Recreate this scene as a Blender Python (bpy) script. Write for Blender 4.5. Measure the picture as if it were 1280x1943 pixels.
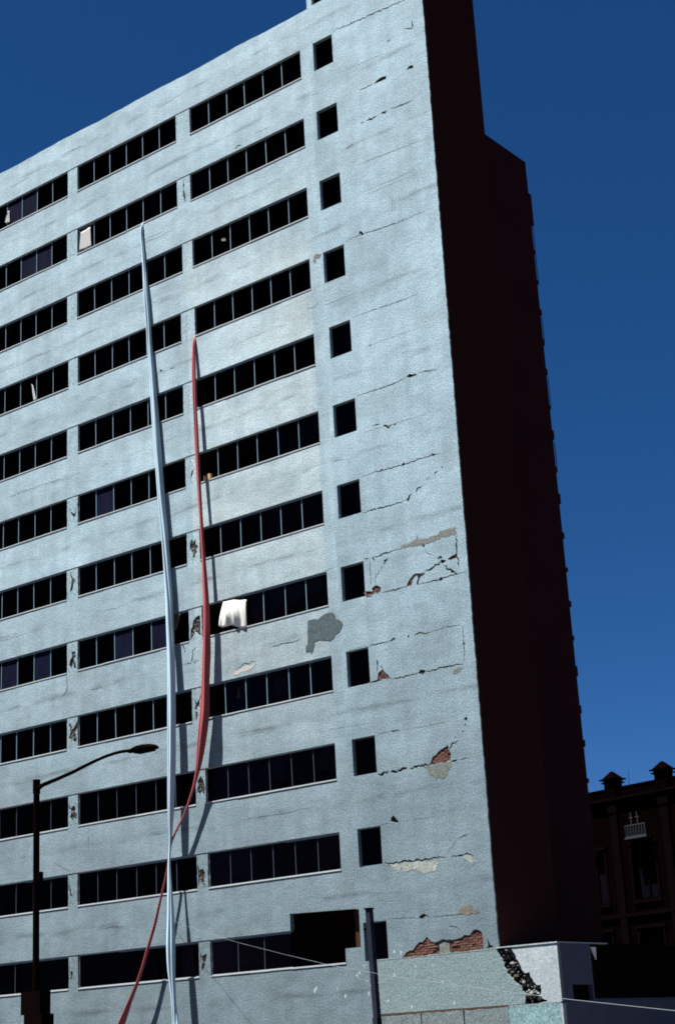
import bpy, math, random
from mathutils import Vector, Matrix
from mathutils.geometry import delaunay_2d_cdt
R_ = random.Random(7)
sc = bpy.context.scene
for o in list(bpy.data.objects): bpy.data.objects.remove(o)

# ------------------------------------------------------------------ camera
cam = bpy.data.objects.new('camera', bpy.data.cameras.new('camera'))
sc.collection.objects.link(cam); sc.camera = cam
right = Vector((0.7803331558708099, 0.6231767967077103, -0.052257496053863435))
up = Vector((0.2349349409045216, -0.21468561887314574, 0.9480061490260723))
fwd = Vector((-0.5795565023281952, 0.7520377418016808, 0.31393231040295466))
m = Matrix((right, up, -fwd)).transposed().to_4x4()
m.translation = Vector((29.797, -45.878, 1.6))
cam.matrix_world = m
cam.data.sensor_fit = 'VERTICAL'; cam.data.sensor_height = 36.0
cam.data.lens = 3107.018 / 1943 * 36.0
cam.data.clip_start = 0.2; cam.data.clip_end = 3000

# ------------------------------------------------------------------ sky, sun, exposure
SUN = Vector((-0.80, -1.0, 3.5)).normalized()
elev = math.asin(SUN.z); azim = math.atan2(SUN.x, SUN.y)
w = bpy.data.worlds.new('World'); sc.world = w; w.use_nodes = True
nt = w.node_tree; nt.nodes.clear()
sky = nt.nodes.new('ShaderNodeTexSky'); sky.sky_type = 'NISHITA'; sky.sun_disc = False
sky.sun_elevation = elev; sky.sun_rotation = azim; sky.altitude = 2300
sky.air_density = 0.5; sky.dust_density = 0.0; sky.ozone_density = 5.0
hs = nt.nodes.new('ShaderNodeHueSaturation'); hs.inputs['Saturation'].default_value = 1.255; hs.inputs['Hue'].default_value = 0.508
hs.inputs['Value'].default_value = 1.0
gm = nt.nodes.new('ShaderNodeGamma'); gm.inputs[1].default_value = 0.85
bg = nt.nodes.new('ShaderNodeBackground'); bg.inputs['Strength'].default_value = 0.0310
wo = nt.nodes.new('ShaderNodeOutputWorld')
nt.links.new(sky.outputs[0], hs.inputs['Color']); nt.links.new(hs.outputs[0], gm.inputs[0])
nt.links.new(gm.outputs[0], bg.inputs[0]); nt.links.new(bg.outputs[0], wo.inputs[0])
sl = bpy.data.lights.new('sun', 'SUN'); sl.energy = 5.0; sl.angle = math.radians(0.55); sl.color = (1.0, 0.965, 0.90)
so = bpy.data.objects.new('sun', sl); sc.collection.objects.link(so)
so.rotation_euler = SUN.to_track_quat('Z', 'Y').to_euler(); so.location = (0, -40, 80)
sc.view_settings.view_transform = 'Standard'; sc.view_settings.look = 'None'
sc.view_settings.exposure = 2.1; sc.view_settings.gamma = 1.0
sc.view_settings.use_curve_mapping = False
sc.render.engine = 'CYCLES'; sc.cycles.pixel_filter_type = 'BLACKMAN_HARRIS'; sc.cycles.filter_width = 1.8

# ------------------------------------------------------------------ measured outlines (metres on the facade: x, z)
XW={'Bl': [-19.564,-19.58,-19.608,-19.577,-19.572,-19.592,-19.588,-19.631,-19.627,-19.615,-19.665,-19.639],'Br': [-13.306,-13.329,-13.108,-13.277,-13.26,-13.243,-13.268,-13.255,-13.199,-13.109,-13.157,-13.167],'Cl': [-12.488,-12.562,-12.531,-12.508,-12.58,-12.58,-12.565,-12.557,-12.58,-12.591,-12.585,-12.584],'Cr': [-6.189,-6.175,-6.205,-6.259,-6.235,-6.215,-6.226,-6.215,-6.202,-6.255,-6.265,-6.26],'Dl': [-5.518,-5.529,-5.566,-5.582,-5.489,-5.516,-5.532,-5.568,-5.535,-5.495,-5.471,-5.448],'Dr': [-4.502,-4.454,-4.512,-4.523,-4.436,-4.429,-4.454,-4.489,-4.503,-4.449,-4.443,-4.429],'Ar': [-20.197,-20.244,-20.237,-20.163,-20.259,-20.269,-20.287,-20.273,-20.275,-20.207,-20.217,-20.19]}
ZW=[[41.056,39.731],[37.839,36.517],[34.676,33.348],[31.508,30.167],[28.251,26.937],[25.007,23.692],[21.785,20.462],[18.601,17.281],[15.397,14.076],[12.192,10.871],[9.027,7.712],[5.844,4.558]]
CRACKS=[([(-4.474,41.072),(-4.192,41.165),(-3.788,41.073),(-2.845,41.02),(-2.339,41.0),(-1.318,40.923),(-0.878,40.904),(-0.364,40.896)],0.05),([(-0.579,39.836),(-0.532,39.475),(-0.708,39.511),(-0.984,39.593)],0.05),([(-1.83,39.386),(-1.614,39.479)],0.05),([(-3.339,37.869),(-2.811,37.852),(-2.575,37.843)],0.04),([(-3.364,36.417),(-3.129,36.388)],0.05),([(-3.078,36.366),(-2.765,36.351),(-2.527,36.391)],0.08),([(-2.348,36.361),(-2.035,36.391)],0.08),([(-1.881,36.395),(-1.374,36.34),(-0.745,36.299)],0.045),([(-4.166,35.564),(-3.71,35.636)],0.035),([(-4.468,31.554),(-4.099,31.601),(-3.683,31.606),(-3.351,31.573),(-2.894,31.516),(-2.441,31.481),(-1.766,31.451),(-1.169,31.471),(-0.558,31.459)],0.035),([(-3.785,31.621),(-3.626,31.676),(-3.532,31.55)],0.1),([(-4.356,28.295),(-4.126,28.284),(-3.897,28.274),(-3.516,28.278),(-2.84,28.248),(-2.099,28.214),(-1.17,28.242)],0.03),([(-4.381,25.055),(-4.254,25.061),(-3.755,25.039),(-2.769,25.018),(-1.861,25.142)],0.035),([(-1.55,25.131),(-1.126,25.083),(-0.685,24.989)],0.035),([(-3.618,26.891),(-3.517,26.902)],0.06),([(-3.732,23.677),(-3.535,23.663),(-3.319,23.601)],0.04),([(-3.223,23.574),(-3.016,23.411),(-2.821,23.418)],0.07),([(-2.747,23.438),(-2.601,23.438)],0.04),([(-4.459,21.85),(-3.991,21.83),(-3.695,21.855),(-3.382,21.813),(-2.899,21.808),(-2.54,21.794),(-2.136,21.787),(-1.828,21.806),(-1.429,21.799),(-1.078,21.825),(-0.623,21.741)],0.04),([(-3.501,21.845),(-3.355,21.847)],0.09),([(-2.517,21.787),(-2.349,21.803)],0.09),([(-1.174,21.79),(-1.008,21.826)],0.1),([(-4.462,20.428),(-4.143,20.431),(-3.85,20.44),(-3.513,20.417),(-3.201,20.4),(-2.842,20.41),(-2.533,20.413),(-2.39,20.417)],0.05),([(-1.994,20.658),(-1.846,20.74),(-1.678,20.797)],0.07),([(-2.239,20.54),(-2.117,20.589)],0.04),([(-1.479,20.946),(-1.308,21.042)],0.03),([(-1.144,21.059),(-1.023,21.127),(-0.927,21.161)],0.05),([(-0.806,21.229),(-0.689,21.258)],0.05),([(-4.08,18.658),(-3.842,18.623),(-3.672,18.644),(-3.384,18.658),(-3.146,18.662),(-2.861,18.676)],0.05),([(-0.379,18.64),(-0.396,18.335),(-0.423,17.917),(-0.385,17.716),(-0.378,17.427)],0.06),([(-1.276,17.958),(-1.162,17.971),(-1.068,18.007),(-1.1,17.898)],0.07),([(-1.107,17.823),(-1.296,17.73),(-1.461,17.67),(-1.622,17.649),(-1.786,17.608)],0.075),([(-0.984,17.679),(-0.844,17.474),(-0.673,17.379),(-0.464,17.217)],0.07),([(-3.78,17.223),(-3.589,17.241),(-3.282,17.234),(-3.0,17.232),(-2.764,17.259),(-2.626,17.229)],0.045),([(-2.189,17.192),(-1.753,17.194),(-1.231,17.176),(-0.8,17.215),(-0.376,17.217),(-0.068,17.186)],0.04),([(-1.254,17.181),(-1.071,17.198)],0.1),([(-4.203,18.626),(-4.216,18.129),(-4.215,17.494)],0.025),([(-3.351,18.471),(-3.451,18.415),(-3.55,18.358),(-3.617,18.274)],0.08),([(-3.63,18.257),(-3.761,18.107),(-3.965,17.935),(-4.007,17.706),(-4.015,17.589)],0.025),([(-4.078,18.678),(-4.015,18.563),(-3.952,18.429)],0.05),([(-1.808,18.431),(-1.651,18.229),(-1.464,18.157)],0.025),([(-4.488,15.413),(-4.13,15.422),(-3.754,15.397),(-3.518,15.419)],0.04),([(-3.564,15.428),(-3.375,15.449),(-3.286,15.393)],0.08),([(-2.773,15.436),(-2.68,15.446)],0.08),([(-2.476,15.406),(-2.357,15.459),(-2.24,15.493),(-2.111,15.401),(-1.771,15.391)],0.05),([(-1.77,15.4),(-1.004,15.436),(-0.433,15.387)],0.02),([(-0.413,15.374),(-0.423,15.021),(-0.43,14.706),(-0.439,14.375),(-0.45,14.026)],0.03),([(-0.425,14.761),(-0.412,14.666)],0.08),([(-3.578,14.055),(-3.117,14.028),(-2.772,14.042),(-2.43,14.036),(-2.336,14.075)],0.045),([(-2.113,14.035),(-1.855,14.025),(-1.349,14.063),(-0.909,14.037),(-0.473,14.012)],0.05),([(-4.171,14.889),(-4.164,14.658),(-4.16,14.407)],0.05),([(-3.987,14.663),(-3.944,14.464)],0.03),([(-4.432,10.797),(-4.297,10.75),(-4.109,10.797),(-3.922,10.834)],0.09),([(-3.901,10.804),(-3.696,10.793),(-3.559,10.791),(-3.327,10.849),(-3.125,10.838)],0.09),([(-3.037,10.807),(-2.7,10.813),(-2.365,10.819),(-2.141,10.84)],0.07),([(-1.341,11.19),(-1.244,11.301),(-1.17,11.398),(-1.083,11.402),(-0.969,11.457)],0.06),([(-1.114,11.533),(-1.063,11.615)],0.03),([(-0.753,11.692),(-0.704,11.757)],0.05),([(-0.651,11.856),(-0.595,11.991)],0.03),([(-1.332,10.811),(-1.202,10.81),(-1.051,10.806)],0.06),([(-0.942,10.807),(-0.598,10.81)],0.025),([(-3.769,12.207),(-3.54,12.19),(-3.334,12.185)],0.05),([(-4.435,7.74),(-4.121,7.697),(-3.785,7.678),(-3.624,7.723),(-3.271,7.684),(-2.896,7.678),(-2.612,7.655),(-2.404,7.667),(-2.077,7.675),(-1.789,7.648)],0.06),([(-1.601,7.587),(-1.51,7.646),(-1.276,7.638),(-1.064,7.64),(-0.935,7.66),(-0.768,7.641),(-0.691,7.572)],0.05),([(-1.734,7.776),(-1.502,7.975),(-1.279,8.192)],0.015),([(-1.289,8.194),(-1.158,8.23),(-0.79,8.308)],0.03),([(-1.923,5.426),(-1.735,5.393),(-1.571,5.346),(-1.392,5.229)],0.025),([(-4.456,4.545),(-4.19,4.534),(-3.989,4.553)],0.04),([(-9.194,16.258),(-8.775,16.259),(-8.437,16.275),(-7.936,16.238),(-7.587,16.299),(-7.513,16.257)],0.035),([(-10.927,15.702),(-10.653,15.775),(-10.38,15.889),(-10.196,15.814),(-10.033,15.866),(-9.795,15.842)],0.04),([(-13.623,17.3),(-13.573,17.077),(-13.451,16.862)],0.06),([(-12.839,16.958),(-12.951,16.979),(-13.067,16.874),(-13.12,16.567),(-13.083,16.402),(-12.759,16.415)],0.05),([(-13.48,16.423),(-13.112,16.397)],0.03),([(-20.274,17.254),(-20.258,16.891),(-20.258,16.556),(-20.38,16.409),(-20.595,16.413)],0.035),([(-21.123,9.6),(-20.652,9.381),(-20.031,9.085)],0.025),([(-8.904,38.251),(-8.322,38.206),(-7.889,38.173)],0.02),([(-14.344,41.853),(-13.371,41.91),(-12.73,41.948)],0.02),([(-20.222,42.011),(-19.44,41.993),(-19.228,41.988)],0.03),([(-24.202,41.726),(-23.26,41.779),(-22.775,41.784)],0.03),([(-6.237,38.705),(-5.957,38.706),(-5.787,38.731)],0.05),([(-5.735,38.683),(-5.292,38.66)],0.02),([(-9.952,37.983),(-9.741,38.022),(-9.563,38.024)],0.05),([(-6.519,29.379),(-6.146,29.344),(-6.009,29.411),(-5.974,29.535)],0.035),([(-5.725,29.269),(-4.99,29.245),(-4.365,29.277)],0.015),([(-6.193,26.034),(-5.932,26.021),(-5.8,26.046)],0.03),([(-5.636,29.42),(-5.374,29.398)],0.02),([(-14.567,29.216),(-14.412,29.24)],0.12),([(-13.985,29.132),(-13.679,29.157)],0.04),([(-19.012,10.744),(-19.019,9.743)],0.015),([(-14.944,14.359),(-14.956,13.9)],0.012),([(-5.729,22.774),(-5.425,22.756),(-5.048,22.717)],0.015),([(-1.988,32.438),(-2.002,31.946)],0.012),([(-2.072,32.653),(-2.127,31.949)],0.015),([(-6.554,25.309),(-6.361,25.034)],0.02),([(-4.304,39.081),(-3.79,39.07),(-2.99,39.023),(-1.81,38.965)],0.016),([(-3.65,34.621),(-2.791,34.599),(-1.899,34.534),(-1.019,34.492),(-0.156,34.429)],0.022),([(-3.272,33.353),(-2.628,33.352),(-1.867,33.325),(-1.066,33.322)],0.016),([(-3.414,33.177),(-3.156,33.169),(-2.258,33.183),(-0.883,33.135)],0.012),([(-4.398,5.866),(-3.599,5.83),(-3.097,5.803)],0.02),([(-2.621,5.777),(-1.872,5.761),(-0.574,5.729)],0.02),([(-4.326,12.202),(-3.769,12.207)],0.02),([(-4.426,9.051),(-3.991,9.069)],0.02),([(-3.629,9.06),(-2.892,9.04),(-2.012,9.036)],0.012),([(-4.463,15.428),(-5.305,15.434),(-5.549,15.422)],0.02),([(-5.699,18.663),(-6.403,18.637)],0.015),([(-4.517,18.657),(-4.226,18.651)],0.03),([(-3.312,12.172),(-2.408,12.156),(-1.298,12.16)],0.012),([(-4.114,23.533),(-3.376,23.492),(-2.406,23.465),(-1.221,23.413)],0.014),([(-3.871,26.885),(-2.87,26.888),(-1.165,26.868)],0.01),([(-7.488,6.122),(-6.54,6.109),(-5.61,6.097)],0.012),([(-11.625,15.252),(-11.077,15.359)],0.02),([(-7.078,12.694),(-6.099,12.692),(-4.668,12.652)],0.012),([(-11.435,13.284),(-9.067,13.207)],0.012)]
HOLES={'spall_a': [(-2.577,37.82),(-2.463,37.937),(-2.225,37.974),(-1.943,37.919),(-2.004,37.803),(-2.16,37.801),(-2.342,37.811)],'spall_b': [(-1.006,37.735),(-0.895,37.851),(-0.767,37.863),(-0.645,37.808),(-0.679,37.705),(-0.854,37.737)],'spall_c': [(-2.006,25.145),(-1.88,25.211),(-1.766,25.134),(-1.622,25.132),(-1.557,25.049),(-1.749,25.045),(-1.938,25.082)],'b1': [(-0.812,17.833),(-0.67,17.916),(-0.419,17.955),(-0.433,17.804),(-0.661,17.76)],'b2': [(-1.148,17.871),(-1.055,17.888),(-0.968,17.849),(-0.883,17.791),(-0.999,17.76),(-1.069,17.737)],'b3': [(-2.649,17.234),(-2.593,17.358),(-2.515,17.458),(-2.391,17.547),(-2.198,17.641),(-2.136,17.549),(-2.255,17.517),(-2.354,17.442),(-2.441,17.227)],'b4': [(-2.2,17.622),(-1.975,17.553),(-1.762,17.622),(-1.886,17.513),(-2.031,17.429),(-2.165,17.206),(-2.232,17.24),(-2.123,17.43)],'b5': [(-4.458,17.467),(-4.174,17.386),(-4.166,17.503),(-4.04,17.575),(-3.921,17.569),(-3.786,17.46),(-3.796,17.325),(-3.946,17.239),(-4.086,17.288),(-4.331,17.222),(-4.475,17.233)],'b6': [(-1.876,18.584),(-1.726,18.588),(-1.784,18.445)],'n7': [(-2.37,20.372),(-2.387,20.457),(-2.313,20.498),(-2.283,20.571),(-2.212,20.573),(-2.247,20.441),(-2.301,20.355)],'b7': [(-4.513,14.107),(-4.322,14.131),(-4.18,14.143),(-4.139,14.365),(-4.016,14.439),(-3.941,14.501),(-3.878,14.394),(-3.793,14.284),(-3.578,14.055),(-3.925,14.098),(-4.185,14.068),(-4.469,14.061)],'d9': [(-2.405,14.069),(-2.308,14.145),(-2.194,14.143),(-2.089,14.049),(-2.209,13.977),(-2.32,13.997)],'b8': [(-2.164,10.826),(-2.057,11.045),(-1.894,11.147),(-1.709,11.246),(-1.551,11.294),(-1.37,11.356),(-1.361,11.211),(-1.288,11.056),(-1.329,10.847),(-1.507,10.801),(-1.746,10.818),(-1.968,10.797)],'n10': [(-0.643,12.18),(-0.576,12.205),(-0.515,12.159),(-0.566,12.077),(-0.63,12.087)],'s11': [(-3.988,9.105),(-3.956,9.227),(-3.836,9.302),(-3.776,9.205),(-3.629,9.06),(-3.787,9.062)],'s12': [(-3.098,5.786),(-2.981,5.878),(-2.849,5.901),(-2.722,5.855),(-2.622,5.76),(-2.813,5.812),(-2.991,5.759)],'big': [(-3.952,4.465),(-3.855,4.577),(-3.691,4.702),(-3.555,4.76),(-3.422,4.784),(-3.26,4.89),(-3.121,4.999),(-2.99,5.005),(-2.897,5.083),(-2.783,5.142),(-2.704,5.067),(-2.625,4.976),(-2.479,4.93),(-2.368,4.972),(-2.214,5.028),(-1.92,4.987),(-1.625,4.98),(-1.476,5.001),(-1.3,5.087),(-1.093,5.07),(-0.936,5.191),(-0.829,5.232),(-0.728,5.207),(-0.594,5.095),(-0.577,4.845),(-0.58,4.596),(-1.245,4.556),(-2.256,4.55),(-3.162,4.508),(-3.775,4.486)],'crn': [(-0.426,4.915),(-0.372,4.845),(-0.325,4.692),(-0.19,4.615),(-0.315,4.592),(-0.477,4.605),(-0.388,4.68)]}
SCARS={'scar_grey': [(-2.861,18.676),(-2.636,18.841),(-2.526,18.756),(-2.308,18.843),(-2.096,18.872),(-2.013,19.03),(-1.983,18.826),(-1.571,18.787),(-1.177,18.831),(-1.078,18.924),(-0.807,18.898),(-0.647,18.918),(-0.379,18.893),(-0.356,18.654),(-0.761,18.654),(-1.055,18.665),(-1.401,18.629),(-1.747,18.613),(-1.933,18.598),(-2.094,18.615),(-2.417,18.651),(-2.673,18.672)],'scar_green': [(-2.413,10.771),(-2.27,10.624),(-2.217,10.472),(-2.069,10.398),(-1.991,10.279),(-1.874,10.37),(-1.712,10.222),(-1.55,10.324),(-1.446,10.506),(-1.302,10.664),(-1.314,10.773),(-1.533,10.751),(-1.863,10.745),(-2.191,10.775)],'scar_pale': [(-4.395,7.665),(-4.124,7.653),(-3.958,7.476),(-3.788,7.352),(-3.641,7.513),(-3.518,7.376),(-3.251,7.383),(-3.028,7.412),(-2.82,7.267),(-2.65,7.214),(-2.255,7.259),(-2.076,7.57),(-2.398,7.606),(-2.9,7.626),(-3.341,7.639),(-3.674,7.657),(-3.945,7.634)],'scar_pale2': [(-1.131,7.604),(-0.941,7.6),(-0.775,7.565),(-0.662,7.432),(-0.737,7.303),(-0.894,7.423),(-1.058,7.476)],'scar_brown': [(-1.446,5.791),(-1.366,5.97),(-1.214,6.024),(-1.071,5.976),(-0.944,5.998),(-0.875,5.84),(-0.63,5.801),(-0.675,5.755),(-0.926,5.744),(-1.136,5.729)],'scar_white': [(-10.984,15.63),(-10.656,15.714),(-10.303,15.813),(-10.04,15.724),(-9.798,15.781),(-9.99,15.653),(-10.261,15.56),(-10.664,15.531),(-10.908,15.514)],'patch': [(-7.22,16.903),(-7.016,16.922),(-6.742,16.867),(-6.612,16.941),(-6.408,16.999),(-6.207,17.018),(-6.01,16.977),(-5.92,16.839),(-5.881,16.692),(-5.688,16.613),(-5.599,16.476),(-5.634,16.324),(-5.79,16.197),(-5.968,16.113),(-6.051,15.991),(-6.276,15.956),(-6.52,16.023),(-6.715,16.101),(-6.943,16.066),(-6.978,15.913),(-7.04,15.725),(-7.12,15.641),(-7.215,15.739),(-7.367,15.728),(-7.38,15.93),(-7.273,16.03),(-7.278,16.371)],'scar_joint': [(-6.038,31.529),(-5.9,31.572),(-5.638,31.476),(-5.699,31.36),(-5.913,31.368),(-6.003,31.216),(-6.077,31.335)],'scar_dots': [(-10.863,34.033),(-10.713,34.052),(-10.63,33.923),(-10.807,33.939)],'drip1': [(-0.967,13.881),(-0.657,13.917),(-0.529,13.875),(-0.759,13.751),(-0.935,13.746)]}
PILLAR_DAMAGE={('AB',6): [[(-20.136,24.592),(-19.971,24.311),(-19.773,24.19),(-19.707,24.484),(-19.708,24.127),(-19.84,24.04),(-19.971,24.168)]],('AB',7): [[(-20.107,21.717),(-19.911,21.37),(-19.749,21.241),(-19.88,21.084),(-19.945,20.82),(-20.076,20.778),(-20.01,21.066),(-19.977,21.291)]],('AB',8): [[(-19.983,18.17),(-19.758,18.127),(-19.727,17.918),(-19.855,17.83),(-19.76,17.632),(-19.697,17.351),(-19.824,17.419),(-19.888,17.655),(-20.016,17.409),(-20.145,17.613),(-20.08,17.826),(-19.951,17.938)]],('AB',9): [[(-20.179,15.188),(-20.052,15.101),(-19.926,14.861),(-19.768,15.011),(-19.672,15.216),(-19.642,14.903),(-19.769,14.705),(-19.675,14.428),(-19.77,14.225),(-19.896,14.397),(-19.864,14.588),(-20.022,14.351),(-20.148,14.545),(-20.053,14.75)]],('AB',10): [[(-20.152,11.819),(-20.058,11.636),(-19.871,11.74),(-19.747,11.617),(-19.84,11.48),(-19.685,11.355),(-19.748,11.13),(-19.872,11.23),(-19.935,11.068),(-20.09,11.3),(-19.996,11.5),(-20.152,11.627)]],('AB',11): [[(-20.201,8.957),(-20.14,8.619),(-20.018,8.255),(-19.956,8.126),(-20.079,8.158),(-20.156,8.413)]],('AB',12): [[(-20.099,5.211),(-19.963,5.262),(-19.948,5.101),(-20.024,4.946),(-20.114,4.912),(-20.039,5.067)]],('BC',2): [[(-12.959,37.675),(-12.888,37.442),(-12.956,37.264),(-12.842,36.912),(-12.854,36.535),(-12.982,36.916)]],('BC',6): [[(-12.905,24.296),(-12.785,24.4),(-12.868,24.104),(-12.973,24.019)]],('BC',7): [[(-12.999,21.472),(-12.889,21.313),(-12.77,21.417),(-12.763,21.195),(-12.666,21.106),(-12.733,20.836),(-12.821,20.769),(-12.797,20.632),(-12.94,20.664),(-12.934,20.839),(-13.073,21.003),(-13.094,21.228)]],('BC',8): [[(-13.027,18.081),(-12.852,18.216),(-12.68,18.267),(-12.63,18.064),(-12.649,17.535),(-12.626,17.382),(-12.791,17.5),(-12.928,17.633),(-13.048,17.444),(-13.194,17.345),(-13.166,17.745),(-13.062,17.874)]],('BC',9): [[(-13.073,15.049),(-12.97,14.782),(-12.856,14.846),(-12.706,15.152),(-12.712,14.987),(-12.803,14.754),(-12.726,14.575),(-12.891,14.644),(-13.008,14.499),(-13.061,14.57),(-12.999,14.746)],[(-13.008,14.478),(-12.9,14.398),(-12.934,14.197),(-13.02,14.129)]],('BC',10): [[(-13.019,11.766),(-12.82,11.94),(-12.691,11.721),(-12.619,11.45),(-12.684,11.16),(-12.814,11.337),(-12.928,11.232),(-13.059,11.41),(-12.97,11.599)]],('BC',11): [[(-13.114,8.647),(-13.026,8.442),(-12.836,8.461),(-12.734,8.314),(-12.797,8.069),(-12.752,7.833),(-12.911,7.887),(-13.014,8.014),(-13.128,7.832),(-13.092,8.1)]],('BC',12): [[(-13.104,5.459),(-13.03,5.302),(-12.87,5.328),(-12.709,5.391),(-12.794,5.247),(-12.826,5.08),(-12.91,4.955),(-12.984,4.754),(-13.06,4.853),(-12.985,5.073),(-13.086,5.231)]]}
ANNEX_GAP=[(0.009,4.781),(-0.04,4.488),(0.081,4.289),(0.148,4.147),(0.194,4.005),(0.258,3.845),(0.306,3.728),(0.458,3.572),(0.579,3.467),(0.713,3.33),(0.808,3.195),(0.909,3.093),(0.882,2.967),(0.848,2.825),(1.262,2.785),(1.489,2.803),(1.685,2.831),(1.504,2.945),(1.449,3.017),(1.471,3.185),(1.483,3.328),(1.369,3.319),(1.271,3.39),(1.16,3.557),(1.083,3.755),(0.962,3.732),(0.869,3.786),(0.756,4.037),(0.639,4.247),(0.575,4.408),(0.506,4.512),(0.532,4.771)]
STEP12=[(-8.767,5.815),(-8.732,6.433),(-5.573,6.289),(-5.481,5.013),(-6.262,5.039),(-6.296,4.55)]
RED=[(-12.498,-0.068,30.098,0.11),(-12.46,-0.161,28.634,0.175),(-12.389,-0.241,27.186,0.151),(-12.289,-0.277,24.854,0.149),(-12.169,-0.321,22.571,0.126),(-12.123,-0.329,21.676,0.126),(-12.047,-0.328,20.242,0.146),(-11.994,-0.328,18.621,0.206),(-12.005,-0.328,17.564,0.226),(-12.03,-0.328,16.521,0.287),(-12.131,-0.343,15.294,0.286),(-12.189,-0.35,14.277,0.346),(-12.306,-0.35,13.685,0.346),(-12.471,-0.336,12.903,0.285),(-12.601,-0.321,12.32,0.203),(-12.762,-0.314,11.842,0.112),(-12.956,-0.314,11.369,0.092),(-13.212,-0.307,10.905,0.082),(-13.453,-0.314,10.439,0.082),(-13.904,-0.336,9.898,0.082),(-14.15,-0.35,9.53,0.082),(-14.291,-0.358,8.717,0.072),(-14.435,-0.365,8.222,0.072),(-14.682,-0.387,7.523,0.082),(-14.996,-0.401,6.581,0.103),(-15.31,-0.423,5.873,0.103),(-15.589,-0.438,5.183,0.093),(-15.938,-0.453,4.481,0.104),(-16.363,-0.46,3.802,0.146),(-16.76,-0.467,3.103,0.251)]
WHITE=[(-15.413,-0.062,36.516,0.106),(-15.432,-0.068,35.928,0.117),(-15.344,-0.074,35.1,0.128),(-15.282,-0.079,34.289,0.139),(-15.179,-0.113,33.084,0.207),(-15.081,-0.113,31.783,0.205),(-15.009,-0.118,30.531,0.215),(-14.88,-0.124,29.155,0.224),(-14.789,-0.135,27.927,0.245),(-14.7,-0.146,26.716,0.265),(-14.589,-0.166,25.511,0.263),(-14.477,-0.187,24.321,0.272),(-14.424,-0.202,23.504,0.26),(-14.272,-0.202,21.887,0.268),(-14.193,-0.209,20.753,0.266),(-14.085,-0.216,19.082,0.275),(-14.051,-0.238,17.989,0.274),(-13.988,-0.259,16.903,0.293),(-13.955,-0.302,15.58,0.302),(-13.957,-0.346,14.054,0.29),(-13.98,-0.367,12.517,0.289),(-14.037,-0.382,11.008,0.257),(-14.078,-0.389,10.273,0.185),(-14.087,-0.396,9.717,0.092),(-14.12,-0.418,9.285,0.082),(-14.109,-0.49,8.631,0.102),(-14.046,-0.54,7.688,0.173),(-13.997,-0.576,6.72,0.224),(-13.968,-0.634,5.763,0.284),(-13.94,-0.662,4.819,0.264),(-13.838,-0.684,3.88,0.162),(-13.796,-0.698,3.01,0.141)]
WHITE_B=[(-13.97,-0.61,4.596,0.081),(-13.837,-0.63,3.879,0.101),(-13.71,-0.65,3.005,0.121)]
WIRE=[(-14.67,-0.05,6.794),(-12.846,-0.5,6.241),(-10.164,-1.2,5.544),(-7.314,-2.0,4.903),(-4.859,-2.8,4.392),(-1.676,-3.8,3.825),(1.011,-4.7,3.415),(3.272,-5.5,3.082),(6.582,-6.8,2.639),(10.417,-8.5,2.168),(14.437,-11.0,1.782)]
MISC={'curtain_r2': [(-19.388,37.56),(-18.766,37.62),(-18.704,36.642),(-19.461,36.681)],'curtain_r1': [(-24.41,40.56),(-24.297,40.573),(-24.249,39.935),(-24.591,40.008)],'curtain_r4': [(-22.635,31.114),(-22.528,30.978),(-22.31,30.27),(-22.486,30.245)],'curtain_r2c': [(-6.749,37.639),(-6.188,37.646),(-6.253,36.549),(-6.784,36.549)],'curtain_r6': [(-17.217,24.895),(-16.493,24.918),(-16.479,23.91),(-17.2,23.881)],'cloth': [(-11.382,18.509),(-10.428,18.371),(-10.185,18.341),(-10.208,17.26),(-10.985,17.499),(-11.641,17.589)],'curt8': [(-10.078,18.318),(-9.381,18.296),(-9.42,17.515),(-10.111,17.614),(-9.055,18.434),(-8.372,18.391),(-8.295,17.9),(-9.041,17.685),(-8.237,18.465),(-7.282,18.422),(-7.362,17.948),(-8.173,17.751),(-7.174,18.521),(-6.416,18.436),(-6.497,17.966),(-7.112,17.854)],'r9': [(-10.901,15.062),(-10.821,15.048),(-10.787,14.594),(-11.0,14.631)],'r9b': [(-9.047,15.056),(-8.324,15.046),(-8.362,14.376),(-9.08,14.44)],'block': [(-12.193,23.859),(-11.849,23.814),(-11.856,23.636),(-12.199,23.681)],'board': [(-14.222,18.54),(-13.7,18.541),(-13.827,18.156),(-13.98,17.885),(-14.21,17.931)],'bag': [(-11.53,17.608),(-10.956,17.535),(-10.826,17.383),(-11.049,17.261),(-11.165,17.116),(-11.327,17.169),(-11.429,17.378)],'plinth': [(-8.648,2.782),(-7.226,2.794),(-4.947,2.791),(-3.198,2.796),(-1.513,2.8),(0.252,2.796),(2.192,2.746),(0.199,2.27),(2.129,2.17)],'notch': [(-3.264,2.783),(-3.113,2.791),(-3.164,2.694),(-3.22,2.531)],'base_edge': [(-5.018,4.526),(-3.925,4.531),(-0.521,4.575),(-0.011,4.585)],'pent': [(-5.473,42.949),(-5.406,43.122),(-4.859,42.854),(-4.75,42.801),(-5.709,42.807)],'spots': [(-5.82,4.115),(-5.758,4.024),(-5.7,4.193),(-5.409,4.433),(-5.502,4.405),(-4.171,4.773),(-3.91,4.718),(-3.294,4.23),(-1.927,3.268),(-2.228,3.669),(-4.517,3.191),(-4.457,3.391),(-3.552,2.949),(-1.83,2.966),(-4.867,3.553),(-4.865,2.99),(-6.697,3.755),(-5.342,3.497),(-7.633,3.797),(-6.369,3.474),(-4.186,4.02),(-5.381,3.895),(-5.256,3.749),(-4.87,3.809),(-7.708,3.732)]}

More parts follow.
